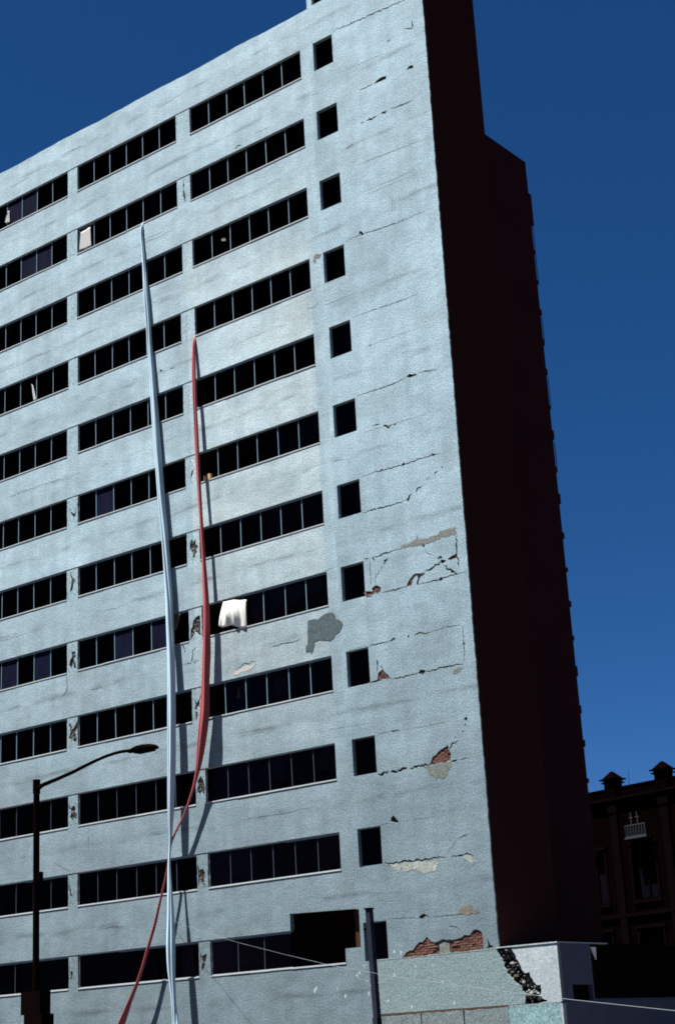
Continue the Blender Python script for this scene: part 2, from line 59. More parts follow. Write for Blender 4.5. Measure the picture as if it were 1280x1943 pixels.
# ------------------------------------------------------------------ helpers
def tag(o, label=None, cat=None, group=None, kind=None):
    if label: o['label'] = label
    if cat: o['category'] = cat
    if group: o['group'] = group
    if kind: o['kind'] = kind
    return o
def empty(name, loc=(0, 0, 0)):
    o = bpy.data.objects.new(name, None); o.location = loc; sc.collection.objects.link(o); return o
class MB:
    def __init__(s): s.v = []; s.f = []; s.mi = []
    def box(s, x0, x1, y0, y1, z0, z1, mi=0):
        b = len(s.v)
        s.v += [(x0,y0,z0),(x1,y0,z0),(x1,y1,z0),(x0,y1,z0),(x0,y0,z1),(x1,y0,z1),(x1,y1,z1),(x0,y1,z1)]
        for q in ((0,3,2,1),(4,5,6,7),(0,1,5,4),(1,2,6,5),(2,3,7,6),(3,0,4,7)):
            s.f.append([b+i for i in q]); s.mi.append(mi)
        return s
    def bar(s, a, b, r, n=6, r2=None, mi=0, cap=True):
        a = Vector(a); b = Vector(b); d = (b-a).normalized(); r2 = r if r2 is None else r2
        u = d.orthogonal().normalized(); v = d.cross(u); k = len(s.v)
        for p, rr in ((a, r), (b, r2)):
            for i in range(n):
                t = 2*math.pi*i/n; s.v.append(tuple(p + u*math.cos(t)*rr + v*math.sin(t)*rr))
        for i in range(n):
            j = (i+1) % n; s.f.append([k+i, k+j, k+n+j, k+n+i]); s.mi.append(mi)
        if cap:
            s.f.append([k+i for i in range(n)][::-1]); s.f.append([k+n+i for i in range(n)]); s.mi += [mi, mi]
        return s
    def tube(s, pts, r, n=8, mi=0):
        pts = [Vector(p) for p in pts]; k0 = len(s.v)
        for i, p in enumerate(pts):
            d = (pts[min(i+1, len(pts)-1)] - pts[max(i-1, 0)]).normalized()
            u = d.cross(Vector((0.13, 0.2, 1)) if abs(d.z) < .9 else Vector((1, 0, 0))).normalized(); v = d.cross(u)
            rr = r[i] if isinstance(r, (list, tuple)) else r
            for j in range(n):
                t = 2*math.pi*j/n; s.v.append(tuple(p + u*math.cos(t)*rr + v*math.sin(t)*rr))
        for i in range(len(pts)-1):
            for j in range(n):
                a = k0+i*n+j; b = k0+i*n+(j+1) % n; s.f.append([a, b, b+n, a+n]); s.mi.append(mi)
        s.f.append([k0+j for j in range(n)][::-1]); s.f.append([k0+(len(pts)-1)*n+j for j in range(n)]); s.mi += [mi, mi]
        return s
    def lump(s, c, r, rnd, sq=(1,1,1), mi=0):
        # a broken chunk: jittered octahedron-like block
        k = len(s.v); n = 5
        rings = [(-.75, .62), (.1, 1.0), (.8, .55)]
        for h, q in rings:
            ph = rnd.random()*6
            for j in range(n):
                t = 2*math.pi*j/n+ph*.2
                e = r*q*rnd.uniform(.7, 1.15)
                s.v.append((c[0]+math.cos(t)*e*sq[0], c[1]+math.sin(t)*e*sq[1], c[2]+h*r*sq[2]*rnd.uniform(.8, 1.2)))
        for i in range(2):
            for j in range(n):
                a = k+i*n+j; b = k+i*n+(j+1) % n; s.f.append([a, b, b+n, a+n]); s.mi.append(mi)
        s.f.append([k+j for j in range(n)][::-1]); s.f.append([k+2*n+j for j in range(n)]); s.mi += [mi, mi]
        return s
    def build(s, name, mats, parent=None, smooth=False, loc=None):
        me = bpy.data.meshes.new(name); me.from_pydata(s.v, [], s.f)
        if not isinstance(mats, (list, tuple)): mats = [mats]
        for q in mats: me.materials.append(q)
        for p, i in zip(me.polygons, s.mi): p.material_index = i; p.use_smooth = smooth
        me.update()
        o = bpy.data.objects.new(name, me); sc.collection.objects.link(o)
        if parent: o.parent = parent
        if loc: o.location = loc
        return o
def inside(p, poly):
    x, y = p; c = False; n = len(poly); j = n-1
    for i in range(n):
        xi, yi = poly[i]; xj, yj = poly[j]
        if (yi > y) != (yj > y) and x < (xj-xi)*(y-yi)/(yj-yi)+xi: c = not c
        j = i
    return c
def area(p): return sum(p[i][0]*p[(i+1) % len(p)][1]-p[(i+1) % len(p)][0]*p[i][1] for i in range(len(p)))/2
def plate(name, outline, holes, y0, y1, mats, parent, plane='y', side=0):
    """flat slab with any outline and any holes cut right through; rims run from y0 back to y1"""
    loops = [outline]+list(holes); vs = []; es = []
    for lp in loops:
        b = len(vs); vs += [Vector(q) for q in lp]; es += [(b+i, b+(i+1) % len(lp)) for i in range(len(lp))]
    v2, e2, f2, _, _, _ = delaunay_2d_cdt(vs, es, [], 0, 1e-5)
    keep = []
    for f in f2:
        c = sum((v2[i] for i in f), Vector((0, 0)))/len(f)
        if inside(c, outline) and not any(inside(c, h) for h in holes): keep.append(list(f))
    M = MB(); n = len(v2)
    def P(q, y): return (q.x, y, q.y) if plane == 'y' else (y, q.x, q.y)
    M.v = [P(q, y0) for q in v2]+[P(q, y1) for q in v2]
    ed = {}
    for f in keep:
        a = area([v2[i] for i in f])
        if a < 0: f.reverse()
        M.f.append(f if plane == 'y' else f); M.mi.append(0)
        M.f.append([i+n for i in f][::-1]); M.mi.append(0)
        for i in range(len(f)):
            a_, b_ = f[i], f[(i+1) % len(f)]; ed[(a_, b_)] = ed.get((a_, b_), 0)+1
    for (a_, b_) in ed:
        if (b_, a_) not in ed: M.f.append([b_, a_, a_+n, b_+n]); M.mi.append(side)
    return M.build(name, mats, parent)
def ribbon(pts, w, rnd, step=.06, mn=.35):
    """a crack: ragged, tapering polygon that follows a polyline"""
    P = [Vector(p) for p in pts]; L = [0]
    for i in range(1, len(P)): L.append(L[-1]+(P[i]-P[i-1]).length)
    n = max(3, int(L[-1]/step)); up_ = []; dn = []
    for k in range(n+1):
        s = L[-1]*k/n; i = max(j for j in range(len(L)) if L[j] <= s+1e-9); i = min(i, len(P)-2)
        t = (s-L[i])/max(1e-6, L[i+1]-L[i]); q = P[i].lerp(P[i+1], t); d = (P[i+1]-P[i]).normalized(); nn = Vector((-d.y, d.x))
        e = math.sin(math.pi*min(1, max(0, k/n)))**.45 if 0 < k < n else .04
        q = q+nn*rnd.uniform(-.35, .35)*w*(0 < k < n)
        up_.append(tuple(q+nn*w*.5*e*rnd.uniform(mn, 1.25))); dn.append(tuple(q-nn*w*.5*e*rnd.uniform(mn, 1.0)))
    return up_+dn[::-1]
def rough(poly, amp, rnd, step=.07):
    o = []
    for i in range(len(poly)):
        a = Vector(poly[i]); b = Vector(poly[(i+1) % len(poly)]); n = max(1, int((b-a).length/step))
        for k in range(n):
            q = a.lerp(b, k/n); o.append((q.x+rnd.uniform(-amp, amp), q.y+rnd.uniform(-amp, amp)))
    return o

# ------------------------------------------------------------------ materials
def mat(name, col, rough_=.8, noise=None, bump=None, metallic=0, extra=None, spec=.3, k=.37):
    """noise: list of (scale vec, detail, amount, kind); bump: list of (scale vec, detail, strength, distance)"""
    M = bpy.data.materials.new(name); M.use_nodes = True; t = M.node_tree; bs = t.nodes['Principled BSDF']; col = tuple(c*k for c in col)
    bs.inputs['Roughness'].default_value = rough_; bs.inputs['Metallic'].default_value = metallic
    bs.inputs['Specular IOR Level'].default_value = spec
    tc = t.nodes.new('ShaderNodeTexCoord'); N = t.nodes.new; Lk = t.links.new
    def nz(scale, det, rg=.55):
        mp = N('ShaderNodeMapping'); mp.inputs['Scale'].default_value = scale; Lk(tc.outputs['Object'], mp.inputs[0])
        n = N('ShaderNodeTexNoise'); n.inputs['Scale'].default_value = 1; n.inputs['Detail'].default_value = det
        n.inputs['Roughness'].default_value = rg; Lk(mp.outputs[0], n.inputs[0]); return n.outputs[0]
    def math_(op, a, b=None, c=None):
        n = N('ShaderNodeMath'); n.operation = op
        for i, q in enumerate((a, b, c)):
            if q is None: continue
            if isinstance(q, (int, float)): n.inputs[i].default_value = q
            else: Lk(q, n.inputs[i])
        return n.outputs[0]
    fac = None
    for (s, d, am) in (noise or []):
        q = math_('MULTIPLY_ADD', math_('SUBTRACT', nz(s, d), .5), am*2, 1.0)
        fac = q if fac is None else math_('MULTIPLY', fac, q)
    rgb = N('ShaderNodeRGB'); rgb.outputs[0].default_value = (*col, 1); out = rgb.outputs[0]
    if extra: fac, out = extra(t, tc, nz, math_, fac, out)
    if fac is not None:
        vm = N('ShaderNodeVectorMath'); vm.operation = 'SCALE'; Lk(out, vm.inputs[0]); Lk(fac, vm.inputs['Scale']); out = vm.outputs[0]
    Lk(out, bs.inputs['Base Color'])
    prev = None
    for (s, d, st, dist) in (bump or []):
        b = N('ShaderNodeBump'); b.inputs['Strength'].default_value = st; b.inputs['Distance'].default_value = dist
        Lk(nz(s, d), b.inputs['Height'])
        if prev is not None: Lk(prev, b.inputs['Normal'])
        prev = b.outputs[0]
    if prev is not None: Lk(prev, bs.inputs['Normal'])
    return M
def ramp(t, val, stops):
    r = t.nodes.new('ShaderNodeValToRGB'); t.links.new(val, r.inputs[0]); e = r.color_ramp.elements
    while len(e) < len(stops): e.new(.5)
    for i, (p, c) in enumerate(stops): e[i].position = p; e[i].color = (c, c, c, 1) if isinstance(c, (int, float)) else (*c, 1)
    return r.outputs[0]
def facade_extra(t, tc, nz, math_, fac, out):
    # worn lime wash: blotches, rain streaks, darker cold joints at slab level, light falloff towards the street painted in
    N = t.nodes.new; Lk = t.links.new
    sp = N('ShaderNodeSeparateXYZ'); Lk(tc.outputs['Object'], sp.inputs[0])
    z = sp.outputs[2]
    ph = math_('FRACT', math_('DIVIDE', math_('ADD', math_('SUBTRACT', z, 4.56), math_('MULTIPLY', math_('SUBTRACT', nz((.5, .5, .3), 3), .5), .25)), 3.197))
    # slab level lies ~0.95 m under the sill => phase ~ 0.70
    dline = math_('ABSOLUTE', math_('SUBTRACT', ph, .70))
    line = ramp(t, dline, [(0.0, 1.0), (.05, .0)])
    brk = ramp(t, nz((.55, .55, 2.0), 3), [(.46, 0.0), (.62, 1.0)])
    ln = math_('MULTIPLY', math_('MULTIPLY', line, brk), .40)
    fac = math_('MULTIPLY', fac, math_('SUBTRACT', 1.0, ln))
    # fresher, warmer wash on the middle bay between rows four and nine
    x = sp.outputs[0]
    m1 = math_('MULTIPLY', math_('GREATER_THAN', x, -12.9), math_('LESS_THAN', x, -6.29))
    zz = ramp(t, math_('DIVIDE', math_('ADD', z, math_('MULTIPLY', nz((.4, .4, .4), 3), 6)), 45.0), [(.30, 0.0), (.46, 1.0), (.74, 1.0), (.88, 0.0)])
    wash = math_('MULTIPLY', m1, zz)
    wm = N('ShaderNodeMix'); wm.data_type = 'RGBA'; Lk(wash, wm.inputs[0]); Lk(out, wm.inputs[6]); wm.inputs[7].default_value = (.30, .355, .365, 1); out = wm.outputs[2]
    z_falloff = ramp(t, math_('DIVIDE', z, 45.0), [(0.0, .42), (.2, .64), (.5, 1.08), (1.0, 1.12)])  # dimness of the lower storeys put into the plaster colour
    fac = math_('MULTIPLY', fac, z_falloff)
    st = ramp(t, nz((2.2, 2.2, .12), 4), [(.34, .89), (.60, 1.0)])
    fac = math_('MULTIPLY', fac, st)
    mx = N('ShaderNodeMix'); mx.data_type = 'RGBA'; Lk(nz((.22, .22, .35), 4), mx.inputs[0])
    Lk(out, mx.inputs[6]); mx.inputs[7].default_value = (.145, .215, .26, 1)
    return fac, mx.outputs[2]
FINE = [((19, 19, 19), 2, .95), ((33, 33, 33), 1, 1.0)]
FB = [((18, 18, 18), 2, .38, .016), ((2.6, 2.6, 3.6), 4, .28, .03), ((.5, .5, .9), 3, .16, .06)]
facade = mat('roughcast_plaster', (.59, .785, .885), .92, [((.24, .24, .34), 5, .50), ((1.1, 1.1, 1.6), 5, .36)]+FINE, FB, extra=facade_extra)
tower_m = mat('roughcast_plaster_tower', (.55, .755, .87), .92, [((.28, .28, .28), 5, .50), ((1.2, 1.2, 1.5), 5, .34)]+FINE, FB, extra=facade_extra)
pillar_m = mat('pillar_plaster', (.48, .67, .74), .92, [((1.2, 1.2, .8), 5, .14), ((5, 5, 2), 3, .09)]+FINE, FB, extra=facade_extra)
rim_m = mat('broken_plaster_edge', (.36, .36, .34), .95, [((9, 9, 9), 3, .3)])
base_m = mat('base_concrete', (.30, .42, .45), .92, [((.5, .5, .9), 5, .16), ((2.2, 2.2, 3), 4, .14)]+FINE, FB)
annexw_m = mat('annex_whitewash', (.58, .68, .74), .9, [((.8, .8, .6), 5, .3), ((3, 3, 3), 4, .2), ((15, 15, 15), 2, .5)], FB)
masonry = mat('dark_masonry', (.085, .055, .045), .95, [((4, 4, 8), 3, .4)], [((12, 12, 12), 3, .6, .03)])
mortar = mat('mortar', (.17, .14, .12), .95, [((9, 9, 9), 3, .3)], [((30, 30, 30), 2, .5, .01)])
brick_ms = [mat('brick_red_%s' % n, c, .9, [((14, 14, 14), 3, .3)], [((40, 40, 40), 2, .5, .006)]) for n, c in
            (('a', (.20, .075, .05)), ('b', (.26, .11, .075)), ('c', (.15, .06, .045)), ('d', (.24, .13, .10)))]
core_m = mat('pillar_core', (.10, .085, .075), .95, [((8, 8, 8), 3, .45)], [((18, 18, 18), 3, .8, .04)])
rubble_m = mat('rubble_concrete', (.36, .38, .38), .95, [((9, 9, 9), 3, .3)], [((25, 25, 25), 3, .6, .02)])
rebar_m = mat('rusty_rebar', (.07, .035, .025), .8)
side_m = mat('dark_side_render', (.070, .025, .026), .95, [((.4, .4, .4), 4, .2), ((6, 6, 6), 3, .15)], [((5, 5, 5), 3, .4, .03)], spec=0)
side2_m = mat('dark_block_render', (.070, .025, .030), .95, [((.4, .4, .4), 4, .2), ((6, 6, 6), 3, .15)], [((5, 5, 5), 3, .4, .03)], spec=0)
frame_m = mat('pale_painted_steel', (.60, .66, .68), .5, [((6, 6, 2), 3, .15)])
mull_m = mat('blue_grey_steel', (.26, .46, .58), .5, [((6, 6, 2), 3, .2)])
mull2_m = mat('grimy_blue_steel', (.07, .10, .17), .7)  # darker copy of the mullion steel; weaker light on lower rows put into colour
sill_m = mat('white_sill', (.72, .80, .82), .7, [((3, 3, 9), 4, .14)])
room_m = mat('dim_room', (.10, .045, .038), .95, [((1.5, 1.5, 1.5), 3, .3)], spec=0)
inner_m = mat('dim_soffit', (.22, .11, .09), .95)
gl = bpy.data.materials.new('window_glass'); gl.use_nodes = True; t = gl.node_tree; t.nodes.clear()
o_ = t.nodes.new('ShaderNodeOutputMaterial'); mxs = t.nodes.new('ShaderNodeMixShader'); tr = t.nodes.new('ShaderNodeBsdfTransparent')
gs = t.nodes.new('ShaderNodeBsdfGlossy'); fr = t.nodes.new('ShaderNodeFresnel'); fr.inputs[0].default_value = 1.45
tr.inputs[0].default_value = (.70, .58, .58, 1); gs.inputs['Roughness'].default_value = .04; gs.inputs[0].default_value = (.10, .055, .06, 1)
t.links.new(fr.outputs[0], mxs.inputs[0]); t.links.new(tr.outputs[0], mxs.inputs[1]); t.links.new(gs.outputs[0], mxs.inputs[2]); t.links.new(mxs.outputs[0], o_.inputs[0])
dust_gl = mat('dusty_glass', (.008, .010, .034), .9, [((2.5, 2.5, 1.0), 4, .9)], spec=.02)
def cloth_mat(name, col, tl=.25):
    M = mat(name, col, .85, [((5, 5, 1.2), 4, .10), ((40, 40, 40), 1, .06)], k=.82); t = M.node_tree; bs = t.nodes['Principled BSDF']
    td = t.nodes.new('ShaderNodeBsdfTranslucent'); td.inputs[0].default_value = (*col, 1); ad = t.nodes.new('ShaderNodeMixShader'); ad.inputs[0].default_value = tl
    t.links.new(bs.outputs[0], ad.inputs[1]); t.links.new(td.outputs[0], ad.inputs[2]); t.links.new(ad.outputs[0], t.nodes['Material Output'].inputs[0]); return M
white_cloth = cloth_mat('white_cloth', (.84, .84, .80)); blue_cloth = cloth_mat('pale_blue_fabric', (.36, .50, .60), .03)
red_cloth = cloth_mat('pinkish_red_fabric', (.30, .058, .066), .03); curtain_m = cloth_mat('grey_blue_curtain', (.10, .13, .22)); curtw_m = cloth_mat('pale_curtain', (.45, .47, .47))
brown_m = mat('brown_board', (.22, .15, .10), .8, [((4, 4, 2), 4, .4)])
bag_m = mat('dark_cloth', (.02, .018, .02), .9)
orange_m = mat('orange_clay', (.85, .50, .30), .8, [((9, 9, 9), 3, .25)])
patch_m = mat('fresh_mortar_patch', (.10, .155, .175), .95, [((3, 3, 3), 4, .25)]+FINE, FB)
scar_ms = dict(scar_grey=mat('bare_grey_render', (.27, .29, .28), .95, [((6, 6, 6), 4, .3)]+FINE, FB),
    scar_green=mat('mossy_stain', (.24, .28, .25), .95, [((5, 5, 5), 4, .6)]+FINE, FB),
    scar_pale=mat('flaked_pale_render', (.50, .56, .52), .95, [((5, 5, 3), 4, .6)]+FINE, FB),
    scar_brown=mat('brown_render', (.27, .25, .20), .95, [((5, 5, 5), 4, .4)]+FINE, FB),
    scar_white=mat('chalky_render', (.80, .76, .74), .95, [((5, 5, 5), 4, .2)]))
lamp_m = mat('dark_lamp_paint', (.008, .004, .004), 1, spec=0); lens_m = mat('lamp_lens', (.02, .015, .015), .7, spec=0)
post_m = mat('blue_grey_post_paint', (.035, .045, .07), .9, [((8, 8, 3), 4, .35)], spec=.02)
wire_m = mat('pale_cable', (.30, .38, .42), .7)
rust_m = mat('rust_joint', (.16, .07, .045), .9, [((6, 6, 6), 4, .7)], [((20, 20, 20), 3, .8, .02)])
cyan_m = mat('cyan_tile_plinth', (.30, .52, .56), .8, [((3, 3, 3), 4, .2)]+FINE)
plinth_m = mat('plinth_stone', (.24, .31, .33), .9, [((2, 2, 3), 4, .3)]+FINE, FB)
shade_m = mat('annex_side_paint', (.14, .15, .22), .85, [((1, 1, 1), 4, .15), ((6, 6, 6), 3, .12)], FB)  # light annex paint taken dark and blue; the side's shade is in the colour
black_m = mat('dark_gate', (.012, .008, .008), 1, spec=0)
tez = mat('dark_volcanic_stone', (.0035, .0015, .0015), .95, [((2, 2, 2), 4, .3), ((9, 9, 9), 3, .25)], [((6, 6, 6), 3, .5, .03)], spec=0)  # stone taken near black; the far building's shade is put into its colour
tez2 = mat('dark_trim_stone', (.0055, .003, .004), .95, [((3, 3, 3), 4, .3)], spec=0)  # trim darkened likewise, shade included in the colour
rail_m = mat('pale_iron_rail', (.016, .030, .05), .9)
asphalt = mat('asphalt', (.075, .07, .065), .95, [((2, 2, 2), 4, .2), ((40, 40, 40), 2, .3)])
paving = mat('concrete_paving', (.14, .13, .12), .95, [((1, 1, 1), 4, .2), ((20, 20, 20), 2, .2)])
kerb_m = mat('kerb_stone', (.32, .31, .30), .9, [((6, 6, 6), 3, .2)]); paint_m = mat('road_paint', (.75, .75, .72), .8, [((9, 9, 9), 3, .2)])
earth = mat('far_ground', (.08, .06, .05), .95, [((.05, .05, .05), 4, .3)])

# ------------------------------------------------------------------ ground
MB().box(-900, 900, -900, 900, -.5, -.004).build('ground', earth)['kind'] = 'structure'
MB().box(-200, 200, -34, -5.2, -.3, .0).build('road', asphalt)['kind'] = 'structure'
MB().box(-200, 200, -5.0, 60, -.3, .13).build('pavement', paving)['kind'] = 'structure'
MB().box(-200, 200, -5.2, -5.0, -.3, .145).build('kerb', kerb_m)['kind'] = 'structure'
MB().box(-200, 200, -60, -34.2, -.3, .12).build('pavement', paving)['kind'] = 'structure'
MB().box(-200, 200, -34.2, -34.0, -.3, .135).build('kerb', kerb_m)['kind'] = 'structure'
MB().box(-200, 200, -20.9, -19.1, -.3, .14).build('road_median', kerb_m)['kind'] = 'structure'
mk = MB()
for y in (-9.8, -14.4, -25.4, -29.8):
    for i in range(-20, 21): mk.box(i*6, i*6+3, y-.06, y+.06, .0, .004)
mk.build('lane_markings', paint_m)['kind'] = 'structure'

# ------------------------------------------------------------------ the damaged office building
B = empty('office_building', (0, 0, 0))
tag(B, 'tall pale concrete office block with ribbon windows and earthquake cracks', 'building')
SE = -5.713                                    # seam between the long block and the stair tower
XL = -26.62
rnd = random.Random(3)
holes = []
for i, (zt, zb) in enumerate(ZW):
    xr = XW['Cr'][i]
    if i < 11: holes.append([(XL, zb), (xr, zb), (xr, zt), (XL, zt)])
    else: holes.append([(XL, zb), (-6.262, zb), (-6.262, 5.04), (SE+.2, 5.04), (SE+.2, 6.33), (-8.69, 6.43), (-8.69, zt), (XL, zt)])
crack_main = []; crack_tow = []
for pts, wd in CRACKS:
    rb = ribbon(pts, wd*1.4, rnd)
    (crack_main if max(p[0] for p in pts) < SE-.1 else crack_tow).append(rb)
    if min(p[0] for p in pts) < SE < max(p[0] for p in pts): crack_main.append(rb)
# cold joints in the spandrels: ragged hairline openings at slab level
for i in range(11):
    zj = ZW[i+1][0]+(ZW[i][1]-ZW[i+1][0])*.5
    for x0, x1 in ((-26.3, -20.6), (-19.4, -13.6), (-12.3, -6.4)):
        for _ in range(2 if i < 7 else 1):
            if rnd.random() > .55: continue
            a = rnd.uniform(x0, x1-1.8); L = min(rnd.choice([.5, .8, 1.4, 2.4, 3.6]), x1-a); n = 8; zz = zj+rnd.uniform(-.12, .12)
            crack_main.append(ribbon([(a+L*k/n, zz+rnd.uniform(-.035, .035)) for k in range(n+1)], rnd.uniform(.010, .034), rnd, .07, .12))
top = [(-27.3+k*.43, 42.82+rnd.uniform(-.018, .018)+.02*math.sin(k*.5)) for k in range(51)]
top = [p for p in top if p[0] < SE-.1]+[(SE, 42.82)]
main_out = [(-27.3, 0), (SE, 0)]+top[::-1]
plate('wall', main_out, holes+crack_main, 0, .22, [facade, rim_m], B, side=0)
# stair tower front
tw = []
for i in range(11):
    zt, zb = ZW[i]; tw.append([(XW['Dl'][i], zb), (XW['Dr'][i], zb), (XW['Dr'][i], zt), (XW['Dl'][i], zt)])
tw.append([(-5.44, 4.553), (-4.43, 4.553), (-4.43, 5.83), (-5.44, 5.83)])
tw.append([(-5.46, 42.87), (-4.47, 42.87), (-4.47, 44.2), (-5.46, 44.2)])
corner = [(rnd.uniform(-.016, .012), 47.4-k*.16) for k in range(1, 268)]
tow_out = [(SE, 0), (-5.02, 0), (-5.02, 4.535), (0, 4.535)]+corner[::-1]+[(0, 47.4), (SE, 47.4)]
spalls = [rough(v, .018, rnd, .09) for k, v in HOLES.items()]
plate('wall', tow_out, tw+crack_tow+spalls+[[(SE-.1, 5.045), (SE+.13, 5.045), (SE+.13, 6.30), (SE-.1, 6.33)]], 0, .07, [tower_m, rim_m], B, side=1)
plate('masonry_backing', [(SE, 0), (-.02, 0), (-.02, 47.4), (SE, 47.4)], tw+[[(SE-.1, 5.045), (SE+.13, 5.045), (SE+.13, 6.30), (SE-.1, 6.33)]], .0745, .25, [masonry, tower_m], B, side=1)
# rendered jamb linings of the stair windows (left jamb, seen from the street)
for h in tw:
    x0, z0 = h[0]; x1, z1 = h[2]
    q = MB(); q.box(x0-.01, x0+.012, .004, .25, z0, z1); q.build('window_jamb', tower_m, B)
    MB().box(x1-.008, x1+.01, .004, .25, z0, z1).build('window_jamb', tower_m, B)
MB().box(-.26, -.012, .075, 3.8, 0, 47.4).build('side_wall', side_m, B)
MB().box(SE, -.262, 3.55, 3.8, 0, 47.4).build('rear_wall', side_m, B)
MB().box(SE, -.27, .26, 3.54, 47.0, 47.2).build('roof', room_m, B)
MB().box(SE+.005, SE+.2, .252, 3.54, 42.4, 47.3).build('side_wall', facade, B)
# long block shell
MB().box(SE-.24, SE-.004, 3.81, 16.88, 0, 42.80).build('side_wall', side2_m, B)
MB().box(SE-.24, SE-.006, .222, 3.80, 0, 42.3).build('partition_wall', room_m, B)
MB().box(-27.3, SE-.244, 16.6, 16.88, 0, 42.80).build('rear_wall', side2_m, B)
MB().box(-27.3, -27.05, .222, 16.59, 0, 42.80).build('side_wall', facade, B)
MB().box(-27.04, SE-.25, .225, 16.58, 42.2, 42.5).build('roof', room_m, B)
MB().box(-27.04, SE-.25, 4.6, 4.75, 0, 42.19).build('corridor_wall', room_m, B)
for i in range(1, 12):
    zm = (ZW[i-1][1]+ZW[i][0])/2
    MB().box(-27.04, SE-.25, .2225, 4.59, zm-.12, zm+.12).build('floor_slab', inner_m, B)
for i in range(12):
    zt, zb = ZW[i]
    if i % 3 != 1: MB().box(-16.6-(i % 2)*2, -16.5-(i % 2)*2, .45, 4.59, zb-.8, zt+.6).build('partition_wall', room_m, B)
    MB().box(SE+.01, -.27, 1.9, 2.0, zb-.7, zt+.7).build('stair_wall', room_m, B)
# ledges up the back corner
M_ = MB().box(SE-1.5, SE-.01, 16.881, 17.13, 39.4, 41.1); M_.build('rear_ledge', side2_m, B)
for k, z in enumerate([37.85, 36.25, 34.61, 33.02, 31.5, 29.76, 28.26, 26.62, 25.1, 23.41, 21.85, 20.2, 18.64, 17.01, 15.33, 13.86, 12.27, 10.7, 9.1, 7.5, 5.9]):
    MB().box(SE-1.4, SE-.01, 16.881, 17.0+R_.uniform(.0, .07), z-.05, z+R_.uniform(.12, .45)).build('rear_ledge', side2_m, B)
for a, b in ((37.9, 39.4), (36.3, 37.8), (33.1, 34.5), (29.9, 31.4), (26.7, 28.1)): MB().bar((SE-.05, 17.06, a), (SE-.05, 17.06, b), .018, 6).build('rear_rail', side2_m, B)


# pillars with crushed plaster
def pillar(a, b, i, key):
    zt, zb = ZW[i]; hs_ = [rough(h, .012, rnd, .08) for h in PILLAR_DAMAGE.get((key, i+1), [])]
    out = [(a, zb+.001), (b, zb+.001), (b, zt-.001), (a, zt-.001)]
    # a few flakes off the arrises
    if i >= 5:
        n = 9; lf = [(a+abs(rnd.gauss(0, .010)), zb+.001+(zt-zb-.002)*k/n) for k in range(1, n)]
        rt = [(b-abs(rnd.gauss(0, .010)), zb+.001+(zt-zb-.002)*k/n) for k in range(1, n)]
        out = [(a, zb+.001), (b, zb+.001)]+rt+[(b, zt-.001), (a, zt-.001)]+lf[::-1]
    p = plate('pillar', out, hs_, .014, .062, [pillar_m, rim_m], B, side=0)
    MB().box(a+.004, b-.004, .0625, .22, zb+.001, zt-.001).build('core', pillar_m if not hs_ else core_m, p)
    if hs_:
        rb = MB(); ch = MB(); nch = 0
        for h in hs_:
            xs = [q[0] for q in h]; zs = [q[1] for q in h]; W = max(xs)-min(xs); H = max(zs)-min(zs)
            for t_ in (.25, .55, .8):
                x = min(xs)+W*t_
                rb.tube([(x, .052, min(zs)-.08), (x+rnd.uniform(-.03, .03), .03, (min(zs)+max(zs))/2), (x, .052, max(zs)+.08)], .011, 5)
            for k in range(int(6+W*H*60)):
                x = rnd.uniform(min(xs), max(xs)); z = rnd.uniform(min(zs), max(zs))
                if inside((x, z), h): ch.lump((x, .052, z), rnd.uniform(.02, .055), rnd, (1, .5, 1)); nch += 1
        rb.build('rebar', rebar_m, p)
        if nch: ch.build('rubble', rubble_m, p)['kind'] = 'stuff'
    return p
for i in range(12):
    pillar(XW['Ar'][i], XW['Bl'][i], i, 'AB'); pillar(XW['Br'][i], XW['Cl'][i], i, 'BC')

